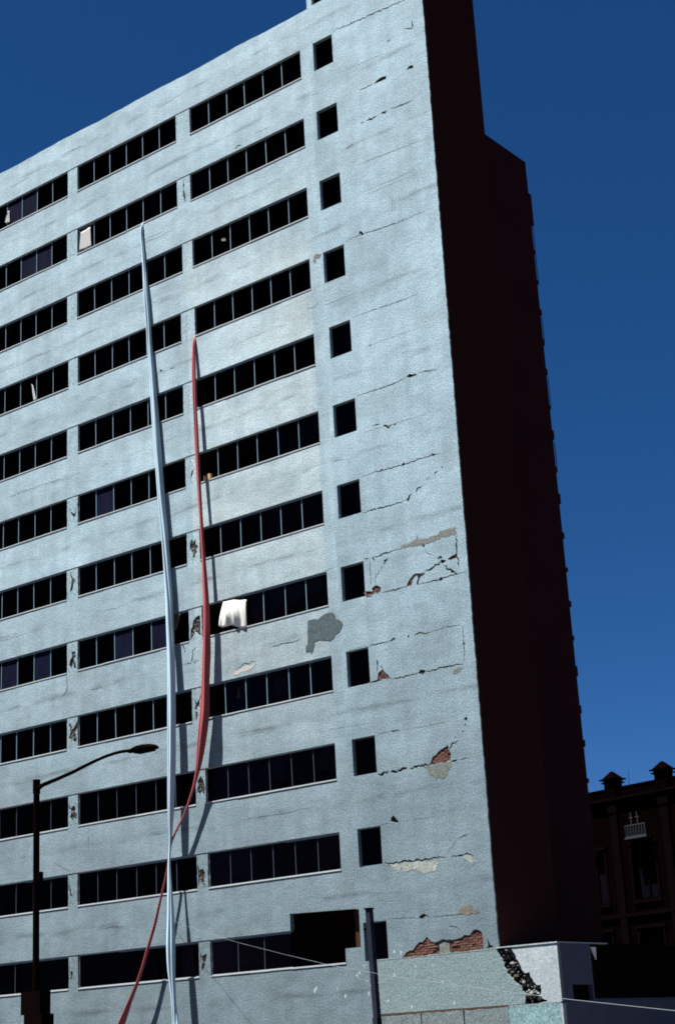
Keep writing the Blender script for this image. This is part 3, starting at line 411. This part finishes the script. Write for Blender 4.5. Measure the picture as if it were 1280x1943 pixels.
# ribbon windows: frame > pane, mullion, sill
drape_a = mat('slate_drape', (.10, .12, .22), .95); drape_b = mat('brown_drape', (.12, .08, .07), .95)
MISSING = {('B', 1): [0], ('C', 7): [0, 1], ('B', 7): [5], ('C', 11): [], ('B', 6): [5], ('C', 5): [0]}
BROKEN_MULL = {('B', 7): [5], ('B', 6): [5], ('B', 5): [5], ('C', 7): [1], ('C', 11): [], ('B', 10): [], ('B', 11): [1, 2, 3, 4, 5], ('C', 10): [], ('A', 10): [2], ('A', 11): [1, 2, 4, 5], ('A', 9): []}
def bay(x0, x1, i, key, n=6):
    zt, zb = ZW[i]; f = MB(); t_ = .028
    y0, y1 = .066, .105
    f.box(x0+.002, x1-.002, y0, y1, zt-.045, zt-.002); f.box(x0+.002, x1-.002, y0, y1, zb+.002, zb+.045)
    f.box(x0+.002, x0+.036, y0, y1, zb+.046, zt-.046)
    if n != 3: f.box(x1-.030, x1-.002, y0, y1, zb+.046, zt-.046)
    wn = f.build('window', frame_m, B)
    xs = [x0+.02+(x1-x0-.04)*k/n for k in range(n+1)]
    for k in range(1, n):
        xs[k] += rnd.uniform(-.02, .02)
        if k in BROKEN_MULL.get((key, i), []): continue
        wd = .016 if i < 9 else .011
        lean = rnd.uniform(-.012, .012)
        mb = MB(); mb.box(xs[k]-wd, xs[k]+wd, y0+.004, y1-.004, zb+.046, zt-.046)
        for q in (4, 5, 6, 7): v = mb.v[q]; mb.v[q] = (v[0]+lean, v[1], v[2])
        mb.build('mullion', mull_m if i < 9 else mull2_m, wn)
    for k in range(n):
        if k in MISSING.get((key, i), []): continue
        a, b = xs[k]+.022, xs[k+1]-.022; tl = rnd.uniform(-.012, .012); tv = rnd.uniform(-.01, .01)
        mb = MB(); mb.box(a, b, .083, .089, zb+.047, zt-.047)
        for q, v in enumerate(mb.v): mb.v[q] = (v[0], v[1]+(tl if q in (1, 2, 5, 6) else 0)*.5+(tv if q > 3 else 0)*.5, v[2])
        mb.build('pane', dust_gl if (key, i, k) in DUSTY else gl, wn)
    for k in range(n):                              # blinds and drapes left inside, hardly lit
        if n > 1 and rnd.random() < .22 and k not in MISSING.get((key, i), []):
            a, b = xs[k]+.05, xs[k+1]-rnd.uniform(.05, .5); h = (zt-zb)*rnd.uniform(.35, .9); q = MB(); m = 7
            for j in range(m): q.box(a+(b-a)*j/m, a+(b-a)*(j+1)/m, .16+.02*(j % 2)+rnd.uniform(0, .01), .20, zt-h-rnd.uniform(0, .06), zt-.05)
            q.build('drape', rnd.choice([drape_a, drape_b]), wn)
    if rnd.random() < .45 and n > 1 and i < 9:      # inner sash bar standing half open
        k = rnd.randrange(n); x = (xs[k]*.55+xs[k+1]*.45)
        MB().box(x-.011, x+.011, .11, .13, zb+.05, zt-.05).build('sash_bar', mull_m, wn)
    sx = x0+.0; s = MB(); nseg = 4
    for k in range(nseg):
        a = x0+(x1-x0)*k/nseg; b = x0+(x1-x0)*(k+1)/nseg; dz = rnd.uniform(-.006, .006)
        s.box(a+.001, b-.001, -.022+rnd.uniform(0, .006), .064, zb-.022+dz, zb+.018+dz)
    s.build('sill', sill_m, wn)
    if i in (2, 4, 6, 7, 8, 10, 11):                # pale roller-shutter lip under the lintel
        a = x0+(x1-x0)*rnd.choice([0, .35, .6]); MB().box(a+.02, x1-.03, .04, .064, zt-.085, zt-.055).build('head_rail', mull_m, wn)
    return wn
DUSTY = {('C', 7, k) for k in ()} | {('A', 7, k) for k in (2, 4)} | {('B', 7, k) for k in (2, 4)} | {('A', 1, 3), ('A', 1, 4), ('A', 0, 2), ('A', 0, 3), ('B', 5, 1)}
for i in range(12):
    bay(XL+.002, XW['Ar'][i], i, 'A'); bay(XW['Bl'][i], XW['Br'][i], i, 'B')
    if i < 11: bay(XW['Cl'][i], XW['Cr'][i], i, 'C')
    else:
        wn = bay(XW['Cl'][i], -8.70, i, 'C', 3)
        MB().box(-8.70, -6.264, -.02, .064, ZW[i][1]-.03, ZW[i][1]+.022).build('sill', sill_m, wn)
for h in tw:
    (x0, z0), (x1, z1) = h[0], h[2]; f = MB()
    f.box(x0+.013, x0+.045, .13, .16, z0+.03, z1-.002); f.box(x1-.034, x1-.009, .13, .16, z0+.03, z1-.002)
    f.box(x0+.046, x1-.035, .13, .16, z0+.002, z0+.03); f.box(x0+.046, x1-.035, .13, .16, z1-.03, z1-.002)
    wn = f.build('window', mull_m, B)
    MB().box(x0+.046, x1-.035, .142, .148, z0+.031, z1-.031).build('pane', gl, wn)

# conduit on the tower, exposed bricks, mortar beds
bm = []
for k, bmt in enumerate(brick_ms):
    q = MB().box(-.112, .112, -.02, .025, -.032, .032)
    for j, v in enumerate(q.v): q.v[j] = (v[0]+R_.uniform(-.006, .006), v[1]+R_.uniform(-.004, .004), v[2]+R_.uniform(-.004, .004))
    me = bpy.data.meshes.new('brick'); me.from_pydata(q.v, [], q.f); me.materials.append(bmt); bm.append(me)
def bricks(poly, skip=None):
    xs = [q[0] for q in poly]; zs = [q[1] for q in poly]
    MB().box(min(xs)-.02, max(xs)+.02, .056, .0742, min(zs)-.02, max(zs)+.02).build('mortar_bed', mortar, B)
    z = min(zs)+.03; r = 0
    while z < max(zs)+.03:
        x = min(xs)+(.122 if r % 2 else 0)
        while x < max(xs)+.1:
            near = any(inside((x+dx, z+dz), poly) for dx in (-.1, 0, .1) for dz in (-.03, .03))
            if near and not (skip and skip[0]-.1 < x < skip[1]+.1) and rnd.random() > .04:
                o = bpy.data.objects.new('brick', rnd.choice(bm)); sc.collection.objects.link(o); o.parent = B
                o.location = (x+rnd.uniform(-.008, .008), .040+rnd.uniform(-.006, .01), z+rnd.uniform(-.004, .004))
            x += .244
        z += .079; r += 1
bricks(HOLES['big'], (-2.32, -1.95))
MB().box(-2.34, -1.93, .03, .055, 4.5, 5.4).build('concrete_stub', scar_ms['scar_grey'], B)
for k in ('b8', 'b3', 'b1', 'b7', 'b5'): bricks(HOLES[k])
for k, zz in (('b4', 0), ('n7', 0), ('d9', 0)):
    h = HOLES[k]; cx = sum(p[0] for p in h)/len(h); cz = sum(p[1] for p in h)/len(h); q = MB()
    for _ in range(4): q.lump((cx+rnd.uniform(-.12, .12), .05, cz+rnd.uniform(-.12, .12)), rnd.uniform(.05, .09), rnd, (1, .4, 1))
    q.build('rubble', rubble_m, B)['kind'] = 'stuff'
for k in ('big', 'b8', 'b7', 'b5'):                 # crumbs left on the lower lip of the holes
    h = HOLES[k]; xs = [p[0] for p in h]; q = MB()
    for _ in range(26 if k == 'big' else 9):
        x = rnd.uniform(min(xs)+.1, max(xs)-.06); lo = [z_ for z_ in [min(p[1] for p in h)+j*.02 for j in range(60)] if inside((x, z_), h)]
        if lo: q.lump((x, rnd.uniform(.0, .04), lo[0]+.01), rnd.uniform(.015, .04), rnd, (1.2, .6, .7))
    q.build('rubble', rubble_m, B)['kind'] = 'stuff'
# scars and repairs: thin skins standing a few millimetres off the wall
for k, v in SCARS.items():
    if k == 'patch': plate('mortar_patch', rough(v, .018, rnd, .08), [], -.010, .01, [patch_m, patch_m], B)
    else: plate('plaster_scar', rough(v, .035, rnd, .06), [], -.004-.0007*(len(k) % 4), .01, [scar_ms.get(k, scar_ms['scar_green' if k in ('drip1', 'scar_joint', 'scar_dots') else 'scar_pale']), rim_m], B)
for k, (x, z) in enumerate(MISC['spots']):
    s = rnd.uniform(.035, .085); pl = [(x+math.cos(a)*s*rnd.uniform(.4, 1)*.7, z+math.sin(a)*s*rnd.uniform(.5, 1.2)) for a in [j*math.pi/4 for j in range(8)]]
    yb = -.0615 if x > -5.0 and z < 4.5 else -.003
    plate('lime_splash', pl, [], yb, yb+.004, [sill_m, sill_m], B)

# ------------------------------------------------------------------ base wall, crack full of rubble, annex
gapL = ANNEX_GAP[:14]; gapR = ANNEX_GAP[14:][::-1]       # both run from top to bottom
gl_ = [p for p in rough(gapL, .02, rnd, .09)[: ] if p[1] > 2.84]
def ragged(line, amp):
    o = []
    for a, b in zip(line, line[1:]):
        a = Vector(a); b = Vector(b); n = max(1, int((b-a).length/.06))
        for k in range(n): q = a.lerp(b, k/n); o.append((q.x+rnd.uniform(-amp, amp), q.y+rnd.uniform(-amp, amp)*.6))
    o.append(tuple(line[-1])); return o
L1 = [p for p in ragged(gapL, .022)]; L1 = [(x, min(z, 4.535)) for x, z in L1]
while L1[0][1] >= 4.535 and L1[1][1] >= 4.535: L1.pop(0)
zb_ = 2.80
base = [(-5.02, zb_), (L1[-1][0], zb_)]+[p for p in L1[::-1] if p[1] > zb_+.01]+[(-5.02, 4.535)]
cut = ribbon([(-.9, 2.80+.02), (-.55, 2.86), (-.35, 2.83)], .10, rnd)
plate('base_wall', base, [], -.055, .0, [base_m, rim_m], B, side=0)
MB().box(-5.02, -.01, .001, .0035, 2.8, 4.53).build('backing', masonry, B)
MB().box(-5.02, -.02, -.06, -.0015, 4.536, 4.556).build('ledge', scar_ms['scar_pale'], B)
AX = empty('annex', (0, 0, 0)); tag(AX, 'low whitewashed annex split from the tower by a stepped rubble filled crack', 'annex')
L2 = ragged(gapR, .022); L2 = [(x, min(z, 4.56)) for x, z in L2]
while L2[0][1] >= 4.56 and L2[1][1] >= 4.56: L2.pop(0)
ax = [(2.2, zb_-.01), (2.2, 4.56)]+[p for p in L2 if p[1] > zb_+.02]+[(L2[-1][0]+.05, zb_-.01)]
plate('front_wall', ax[::-1], [], -.052, .12, [annexw_m, rim_m], AX, side=1)
MB().box(-.01, 2.03, .45, .5, 0, 4.55).build('inner_wall', black_m, AX)
MB().box(-.005, .03, .0, .449, 2.6, 4.55).build('inner_wall', black_m, AX)
MB().box(-.05, 2.225, -.075, 3.1, 4.562, 4.60).build('roof_slab', annexw_m, AX)
MB().box(-.05, 2.225, 3.101, 9.5, 4.562, 4.60).build('roof_slab', black_m, AX)  # rear stretch in black: the end of the sunlit edge is painted
plate('side_wall', [(.121, 2.80), (1.99, 2.80), (1.99, 4.56), (.121, 4.56)], [[(.68, 2.82), (1.9, 2.82), (1.9, 3.30), (.68, 3.30)]], 2.04, 2.199, [shade_m, rim_m], AX, plane='x')
MB().box(1.9, 2.12, 2.0, 9.5, 2.80, 4.555).build('gate', black_m, AX)
for k in range(9): MB().box(2.121, 2.14, 2.05+k*.82, 2.07+k*.82, 2.80, 4.55).build('gate_post', black_m, AX)
MB().box(1.5, 1.9, .3, 1.99, 2.8, 3.6).build('inner_wall', black_m, AX)
MB().box(1.3, 2.215, .121, 9.5, .13, 2.795).build('side_plinth', shade_m, AX)
MB().box(2.12, 2.16, 2.05, 9.4, 2.796, 2.86).build('sill_beam', shade_m, AX)
q = MB(); q.v = [(2.17, 2.03, 4.46), (2.17, 2.34, 4.46), (2.17, 2.30, 4.06), (2.21, 2.03, 4.46), (2.21, 2.34, 4.46), (2.21, 2.30, 4.06)]  # pale wedge added in place of sunlight slipping onto the annex side
q.f = [[0, 1, 2], [3, 5, 4], [0, 3, 4, 1], [1, 4, 5, 2], [2, 5, 3, 0]]; q.mi = [0]*5
tag(q.build('torn_sheet', white_cloth), 'small pale torn pennant hanging at the annex side by the dark gate', 'rag')
# rubble stuck in the crack
def gx(line, z):
    b = min(line, key=lambda p: abs(p[1]-z)); return b[0]
k = 0
while k < 210:
    z = rnd.uniform(2.82, 4.5); a = gx(gapL, z); b = gx(gapR, z); x = rnd.uniform(a-.05, b+.02)
    q = MB(); s = rnd.choice([.02, .03, .035, .05, .06, .085])*rnd.uniform(.8, 1.15)
    q.lump((0, 0, 0), s, rnd, (1, .8, rnd.uniform(.7, 1.3)))
    o = q.build('broken_stone', rnd.choice([rubble_m, rubble_m, scar_ms['scar_grey'], core_m]), AX); o.location = (x, rnd.uniform(-.01, .22), z); k += 1
# plinth with rusty joint and tiles
MB().box(-27.3, -5.03, -.03, -.0015, 0, 2.55).build('plinth', plinth_m, B)
xs = [-5.02, -3.19, -1.5, .235]
for a, b in zip(xs, xs[1:]):
    plate('plinth_block', [(a+.004, .13), (b-.004, .13), (b-.004-rnd.uniform(0, .03), 2.74)]+[(b-.05-(b-a-.1)*k/10, 2.74+rnd.uniform(-.02, .008)) for k in range(1, 10)]+[(a+.004+rnd.uniform(0, .04), 2.735)], [], -.075, .0, [plinth_m, rim_m], B)
MB().box(-5.02, .235, -.05, .0, 2.745, 2.796).build('rust_joint', rust_m, B)
for a, b in ((.24, .72), (.725, 1.2), (1.205, 1.7), (1.705, 2.15)): MB().box(a, b, -.08, .119, .13, 2.70).build('plinth_tile', cyan_m, AX)
MB().box(2.155, 2.23, -.085, .118, .13, 2.74).build('corner_bead', annexw_m, AX)
MB().box(.24, 2.15, -.07, .119, 2.705, 2.785).build('plinth_cap', base_m, AX)

# ------------------------------------------------------------------ things hanging from the windows
def sheet(name, mat_, c00, c10, c11, c01, y, amp, rnd2, folds=5, nx=22, nz=14, bulge=0., edge=.02, th=.012):
    """cloth between four corners (x,z): bottom-left, bottom-right, top-right, top-left"""
    v = []; f = []
    ph = rnd2.random()*6
    for s_ in (0, 1):
        for j in range(nz+1):
            for i in range(nx+1):
                u = i/nx; t_ = j/nz
                x = (c00[0]*(1-u)+c10[0]*u)*(1-t_)+(c01[0]*(1-u)+c11[0]*u)*t_
                z = (c00[1]*(1-u)+c10[1]*u)*(1-t_)+(c01[1]*(1-u)+c11[1]*u)*t_
                z += edge*math.sin(u*9+ph)*(1 if j in (0,) else .3)
                d = amp*math.sin(u*folds*6.28+ph+1.2*math.sin(t_*3+ph))*(.5+.5*(1-t_))+amp*.4*math.sin(u*folds*14+t_*5)
                d += bulge*math.sin(math.pi*min(1, u*.9+.05))*math.sin(math.pi*(.15+.8*(1-t_)))
                v.append((x, y-d-s_*-th, z))
    n = (nx+1)*(nz+1)
    for j in range(nz):
        for i in range(nx):
            a = j*(nx+1)+i; f.append([a, a+1, a+nx+2, a+nx+1]); f.append([n+a+nx+1, n+a+nx+2, n+a+1, n+a])
    for i in range(nx):
        a = i; f.append([a, n+a, n+a+1, a+1]); a = nz*(nx+1)+i; f.append([a, a+1, n+a+1, n+a])
    for j in range(nz):
        a = j*(nx+1); f.append([a, a+nx+1, n+a+nx+1, n+a]); a += nx; f.append([a, n+a, n+a+nx+1, a+nx+1])
    M = MB(); M.v = v; M.f = f; M.mi = [0]*len(f); return M.build(name, mat_, smooth=True)
def quad4(q): return q[3], q[2], q[1], q[0]
q = MISC['curtain_r2']; tag(sheet('curtain', curtw_m, *quad4(q), .045, .012, rnd, 5), 'pale pleated curtain in the first pane beside the left pillar, second window row', 'curtain')
q = MISC['curtain_r1']; tag(sheet('curtain', curtw_m, *quad4(q), .04, .015, rnd, 2, 10), 'small white curtain twist in the top window row at the far left edge', 'curtain')
q = MISC['curtain_r4']; tag(sheet('curtain', curtw_m, *quad4(q), .085-.04, .01, rnd, 1, 8), 'thin wisp of grey curtain in the fourth row of the leftmost window bay', 'curtain')
q = MISC['curtain_r2c']; tag(sheet('curtain', curtain_m, *quad4(q), .12, .012, rnd, 4), 'blue grey curtain behind the last pane next to the stair tower, second row', 'curtain')
q = MISC['curtain_r6']; tag(sheet('curtain', curtain_m, *quad4(q), .12, .004, rnd, 2), 'flat grey blind behind a middle pane left of the white streamer, sixth row', 'blind')
q = MISC['r9']; tag(sheet('curtain', curtw_m, *quad4(q), .14, .004, rnd, 1, 8), 'narrow pale rag behind the second pane, right of the red streamer, ninth row', 'curtain')
q = MISC['r9b']; tag(sheet('curtain', curtain_m, *quad4(q), .14, .006, rnd, 3), 'faint blue curtain behind the fourth pane right of the red streamer, ninth row', 'curtain')
c8 = MISC['curt8']
for k, lb in enumerate(['dark blue curtain just right of the bunched white cloth, eighth row', 'dark blue swagged curtain two panes right of the bunched white cloth', 'dark blue swagged curtain in the pane before the last one, eighth row', 'dark blue curtain in the pane nearest the stair tower, eighth row']):
    q = c8[k*4:k*4+4]; tag(sheet('curtain', curtain_m, *quad4(q), .13, .03, rnd, 2), lb, 'curtain', 'dark curtains in the eighth row')
q = MISC['cloth']
tag(sheet('bunched_cloth', white_cloth, q[5], q[3], q[2], q[0], -.02, .022, rnd, 3, 30, 20, bulge=.16, edge=.05, th=.02), 'bright white cloth bunched out of a window right of the red streamer', 'cloth')
q = MISC['board']; tag(plate('brown_board', [q[4], q[3], q[2], q[1], q[0]], [], .0, .03, [brown_m, brown_m], None), 'torn brown board hanging in the window gap behind the white streamer', 'board')
q = MISC['block']; a, b = q[0], q[2]
m_ = MB(); m_.box(a[0], (a[0]+b[0])/2-.01, -.03, .1, ZW[5][1]+.03, a[1]+.06); m_.box((a[0]+b[0])/2, b[0], -.025, .1, ZW[5][1]+.032, a[1]+.09)
tag(m_.build('orange_block', orange_m), 'orange block lying on the window sill beside the red streamer', 'block')

# ------------------------------------------------------------------ streamers
def streamer(name, data, mat_, label, cat, seed, tail=None, parent=None, pleats=6):
    f0 = data[0]; d = [] if parent else [(f0[0]-.01, .05, f0[2]+.05, f0[3]*.9), (f0[0], -.05, f0[2]+.035, f0[3])]
    d += list(data)
    if tail: d += tail
    # resample evenly along the length and smooth
    P = [Vector(p[:3]) for p in d]; W = [p[3] for p in d]; L = [0]
    for i in range(1, len(P)): L.append(L[-1]+(P[i]-P[i-1]).length)
    n = int(L[-1]/.14); q = []; ww = []
    j = 0
    for k in range(n+1):
        s = L[-1]*k/n
        while j < len(L)-2 and L[j+1] < s: j += 1
        t_ = (s-L[j])/max(1e-6, L[j+1]-L[j]); q.append(P[j].lerp(P[j+1], t_)); ww.append(W[j]*(1-t_)+W[j+1]*t_)
    for _ in range(5):
        q = [q[0]]+[(q[i-1]+q[i]*2+q[i+1])/4 for i in range(1, len(q)-1)]+[q[-1]]
        ww = [ww[0]]+[(ww[i-1]+ww[i]*2+ww[i+1])/4 for i in range(1, len(ww)-1)]+[ww[-1]]
    r = random.Random(seed); M = MB(); N = 56; p1 = r.random()*6; p2 = r.random()*6
    for i, (c, w_) in enumerate(zip(q, ww)):
        a = w_*.44; b = w_*.52; zz = c.z
        tw_ = .16*math.sin(zz*.33+p1)
        for k in range(N):
            th = 2*math.pi*k/N
            f = .82+.34*abs(math.cos(pleats*.5*(th+p1+.5*math.sin(zz*.21+p2))))+.13*abs(math.cos((pleats+2)*(th+.12*zz)*.5+p2))*(.6+.4*math.sin(zz*.9+p1))+.04*math.sin(5*th+zz*1.3)
            x = a*math.cos(th)*f; y = b*math.sin(th)*f
            M.v.append((c.x+x*math.cos(tw_)-y*math.sin(tw_), c.y+x*math.sin(tw_)+y*math.cos(tw_), c.z))
    for i in range(len(q)-1):
        for k in range(N):
            a = i*N+k; b = i*N+(k+1) % N; M.f.append([a, a+N, b+N, b]); M.mi.append(0)
    M.f.append([k for k in range(N)]); M.f.append([(len(q)-1)*N+k for k in range(N)][::-1]); M.mi += [0, 0]
    o = M.build(name, mat_, parent, smooth=True)
    if label: tag(o, label, cat, 'fabric streamers down the facade')
    return o
e = RED[-1]
streamer('fabric_streamer', RED, red_cloth, 'long pinkish red fabric streamer swept left as it nears the ground', 'streamer', 5,
    tail=[(e[0]-1.1, e[1]-.1, 1.6, .24), (e[0]-1.9, e[1]-.1, .4, .22)], pleats=4)
e = WHITE[-1]
ws = streamer('fabric_streamer', WHITE, blue_cloth, 'long white and pale blue fabric streamer hanging from the second row window sill', 'streamer', 9, tail=[(e[0]+.1, e[1]-.05, 1.6, .2), (e[0]+.15, e[1]-.05, .3, .2)], pleats=5)
e = WHITE_B[-1]
streamer('loose_strand', WHITE_B, blue_cloth, None, None, 11, tail=[(e[0]+.25, e[1]-.05, 1.6, .14), (e[0]+.35, e[1]-.05, .3, .12)], parent=ws, pleats=3)
# ------------------------------------------------------------------ cable, post, street lamp
M = MB(); M.tube(WIRE, [.004]*4+[.0055]*3+[.0075]*4, 6)
tag(M.build('overhead_cable', wire_m), 'thin pale cable sagging across the foot of the facade', 'cable')
P = empty('steel_post', (-3.25, -2.5, .13)); tag(P, 'dark blue grey square steel post standing on the pavement before the tower', 'post')
def lb(x0, x1, y0, y1, z0, z1, lean=.026):
    q = MB().box(x0, x1, y0, y1, z0, z1)
    q.v = [(v[0]-lean*(v[2]-3.0), v[1], v[2]) for v in q.v]; return q
lb(.02-.09, .02+.08, -.02, .18, 0, 5.88, .022).build('shaft', post_m, P)
lb(-.085, .10, -.045, .20, -.02, 2.5, .022).build('base_sleeve', post_m, P)
lb(-.10, .115, -.05, .22, 5.885, 5.93, .022).build('cap', lamp_m, P)
MB().bar((-.28, .08, 5.46), (-.1, .08, 5.46), .018, 6).build('bracket', lamp_m, P)
MB().bar((-.30, .08, 5.28), (-.1, .08, 5.28), .045, 8).build('bracket', lamp_m, P)
MB().bar((-.10, .08, 3.02), (-.03, .08, 3.02), .04, 6).build('bracket', lamp_m, P)
S = empty('street_lamp', (.54, -20, .14)); tag(S, 'dark street lamp with a cobra head reaching right over the road', 'street lamp')
MB().bar((0, 0, 0), (-.018, 0, 7.93), .080, 14, .072).build('pole', lamp_m, S)
MB().bar((-.018, 0, 7.62), (-.018, 0, 7.94), .088, 14, .088).build('pole_cap', lamp_m, S)
arm = [(0.05, 0, 7.74), (.20, 0, 7.79), (.71, 0, 7.86), (1.25, 0, 7.95), (1.6, 0, 8.025), (2.0, 0, 8.10), (2.29, 0, 8.145), (2.55, 0, 8.17), (2.75, 0, 8.178), (2.97, 0, 8.17), (3.12, 0, 8.155)]
MB().tube(arm, [.055, .05, .045, .042, .04, .038, .036, .036, .036, .036, .04], 10).build('arm', lamp_m, S)
H = MB(); pr = [(3.02, .03, .03, 0), (3.08, .055, .07, 0), (3.16, .06, .09, .005), (3.3, .085, .13, .01), (3.5, .095, .15, .005), (3.7, .085, .145, -.005), (3.84, .068, .12, -.02), (3.91, .045, .085, -.03), (3.93, .02, .04, -.035)]
n = 16
for i, (x, h, d, dz) in enumerate(pr):
    for k in range(n):
        t_ = 2*math.pi*k/n; H.v.append((x, math.cos(t_)*d, 8.14+dz+math.sin(t_)*h*(1.0 if math.sin(t_) > 0 else .75)))
for i in range(len(pr)-1):
    for k in range(n): a = i*n+k; b = i*n+(k+1) % n; H.f.append([a, b, b+n, a+n]); H.mi.append(0)
H.f += [list(range(n))[::-1], [(len(pr)-1)*n+k for k in range(n)]]; H.mi += [0, 0]
hd = H.build('lamp_head', lamp_m, S, smooth=True)
MB().box(3.3, 3.8, -.10, .10, 8.055, 8.075).build('lens', lens_m, hd)
MB().box(-.33, .305, -.16, .16, 2.66, 3.16).build('cabinet', lamp_m, S)
MB().box(-.20, .39, -.18, .18, 1.2, 2.659).build('cabinet', lamp_m, S)
MB().box(.09, .16, -.06, .06, 5.60, 5.80).build('clamp', lamp_m, S)
MB().bar((0, 0, -.0), (0, 0, .35), .19, 14, .15).build('foot', lamp_m, S)

# ------------------------------------------------------------------ dark historic building beyond
dark_pane = mat('dark_pane', (.006, .005, .01), .6, spec=0)
FB_ = empty('stone_palace', (-15, 40, 0)); FB_.rotation_euler = (0, 0, math.atan2(-.19, .982))
tag(FB_, 'dark old stone building with pilasters and pyramid capped parapet piers behind the tower', 'building')
def fbx(name, x0, x1, y0, y1, z0, z1, m_=tez, par=None): return MB().box(x0, x1, y0, y1, z0, z1).build(name, m_, par or FB_)
bays = [-2.58+3.77*k for k in range(-3, 4)]
wh_ = []
for a, b in zip(bays, bays[1:]):
    c = (a+b)/2-.02
    for z0, z1 in ((9.15, 12.1), (4.2, 7.4), (.6, 3.0)): wh_.append([(c-.85, z0), (c+.85, z0), (c+.85, z1), (c-.85, z1)])
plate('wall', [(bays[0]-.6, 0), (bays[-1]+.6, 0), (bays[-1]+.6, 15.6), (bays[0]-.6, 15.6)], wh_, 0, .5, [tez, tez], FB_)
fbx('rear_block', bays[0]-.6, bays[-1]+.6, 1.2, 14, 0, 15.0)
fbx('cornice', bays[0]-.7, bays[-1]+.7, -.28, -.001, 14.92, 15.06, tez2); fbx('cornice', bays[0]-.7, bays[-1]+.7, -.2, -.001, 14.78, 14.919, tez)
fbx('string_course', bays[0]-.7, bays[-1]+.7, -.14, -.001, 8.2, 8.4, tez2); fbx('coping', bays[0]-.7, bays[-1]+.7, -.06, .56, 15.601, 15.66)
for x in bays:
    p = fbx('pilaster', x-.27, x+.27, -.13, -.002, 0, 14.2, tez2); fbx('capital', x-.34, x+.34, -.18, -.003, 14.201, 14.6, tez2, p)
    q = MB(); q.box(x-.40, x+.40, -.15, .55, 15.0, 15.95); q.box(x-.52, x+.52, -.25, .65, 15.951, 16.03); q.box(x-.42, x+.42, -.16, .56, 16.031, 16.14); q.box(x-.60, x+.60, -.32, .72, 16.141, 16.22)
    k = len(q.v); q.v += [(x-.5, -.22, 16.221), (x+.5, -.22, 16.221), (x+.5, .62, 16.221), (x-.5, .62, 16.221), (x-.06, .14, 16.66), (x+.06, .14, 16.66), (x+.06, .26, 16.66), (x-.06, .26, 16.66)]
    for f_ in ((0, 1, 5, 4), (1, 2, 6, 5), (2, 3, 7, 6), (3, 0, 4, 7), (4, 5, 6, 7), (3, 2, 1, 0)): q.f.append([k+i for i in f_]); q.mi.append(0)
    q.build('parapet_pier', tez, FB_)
for a, b in zip(bays, bays[1:]):
    c = (a+b)/2-.02
    for lv, (z0, z1) in enumerate(((9.15, 12.1), (4.2, 7.4), (.6, 3.0))):
        f = MB(); f.box(c-1.0, c-.851, -.07, -.002, z0-.1, z1+.1); f.box(c+.851, c+1.0, -.07, -.002, z0-.1, z1+.1); f.box(c-1.1, c+1.1, -.12, -.003, z1+.101, z1+.25); f.box(c-1.05, c+1.05, -.12, -.003, z0-.25, z0-.101)
        f.box(c-.05, c+.05, .2, .25, z0, z1); f.box(c-.85, c+.85, .2, .249, z0+(z1-z0)*.68, z0+(z1-z0)*.68+.08)
        wn = f.build('window', tez2, FB_)
        fbx('pane', c-.85, c+.85, .3, .31, z0, z1, dark_pane, wn)
    rl = MB()
    zc = 12.62
    rl.box(c-.75, c+.75, -.5, -.46, zc+.62, zc+.67); rl.box(c-.75, c+.75, -.5, -.46, zc-.02, zc+.03); rl.box(c-.8, c+.8, -.55, -.002, zc-.12, zc-.03)
    for k in range(15): rl.bar((c-.73+k*.104, -.48, zc+.03), (c-.73+k*.104+(.05 if k % 2 else -.03), -.48, zc+.62), .016, 4)
    for x in (-.25, .22): rl.box(c+x-.02, c+x+.02, -.5, -.46, zc+.67, zc+1.35); rl.box(c+x-.14, c+x+.14, -.5, -.46, zc+1.05, zc+1.09)
    if abs(c+.71) < 1: rl.build('balcony_rail', rail_m, FB_)
MB().bar((-1.42, .3, 15.66), (-1.42, .3, 16.5), .012, 5).build('aerial', lamp_m, FB_)
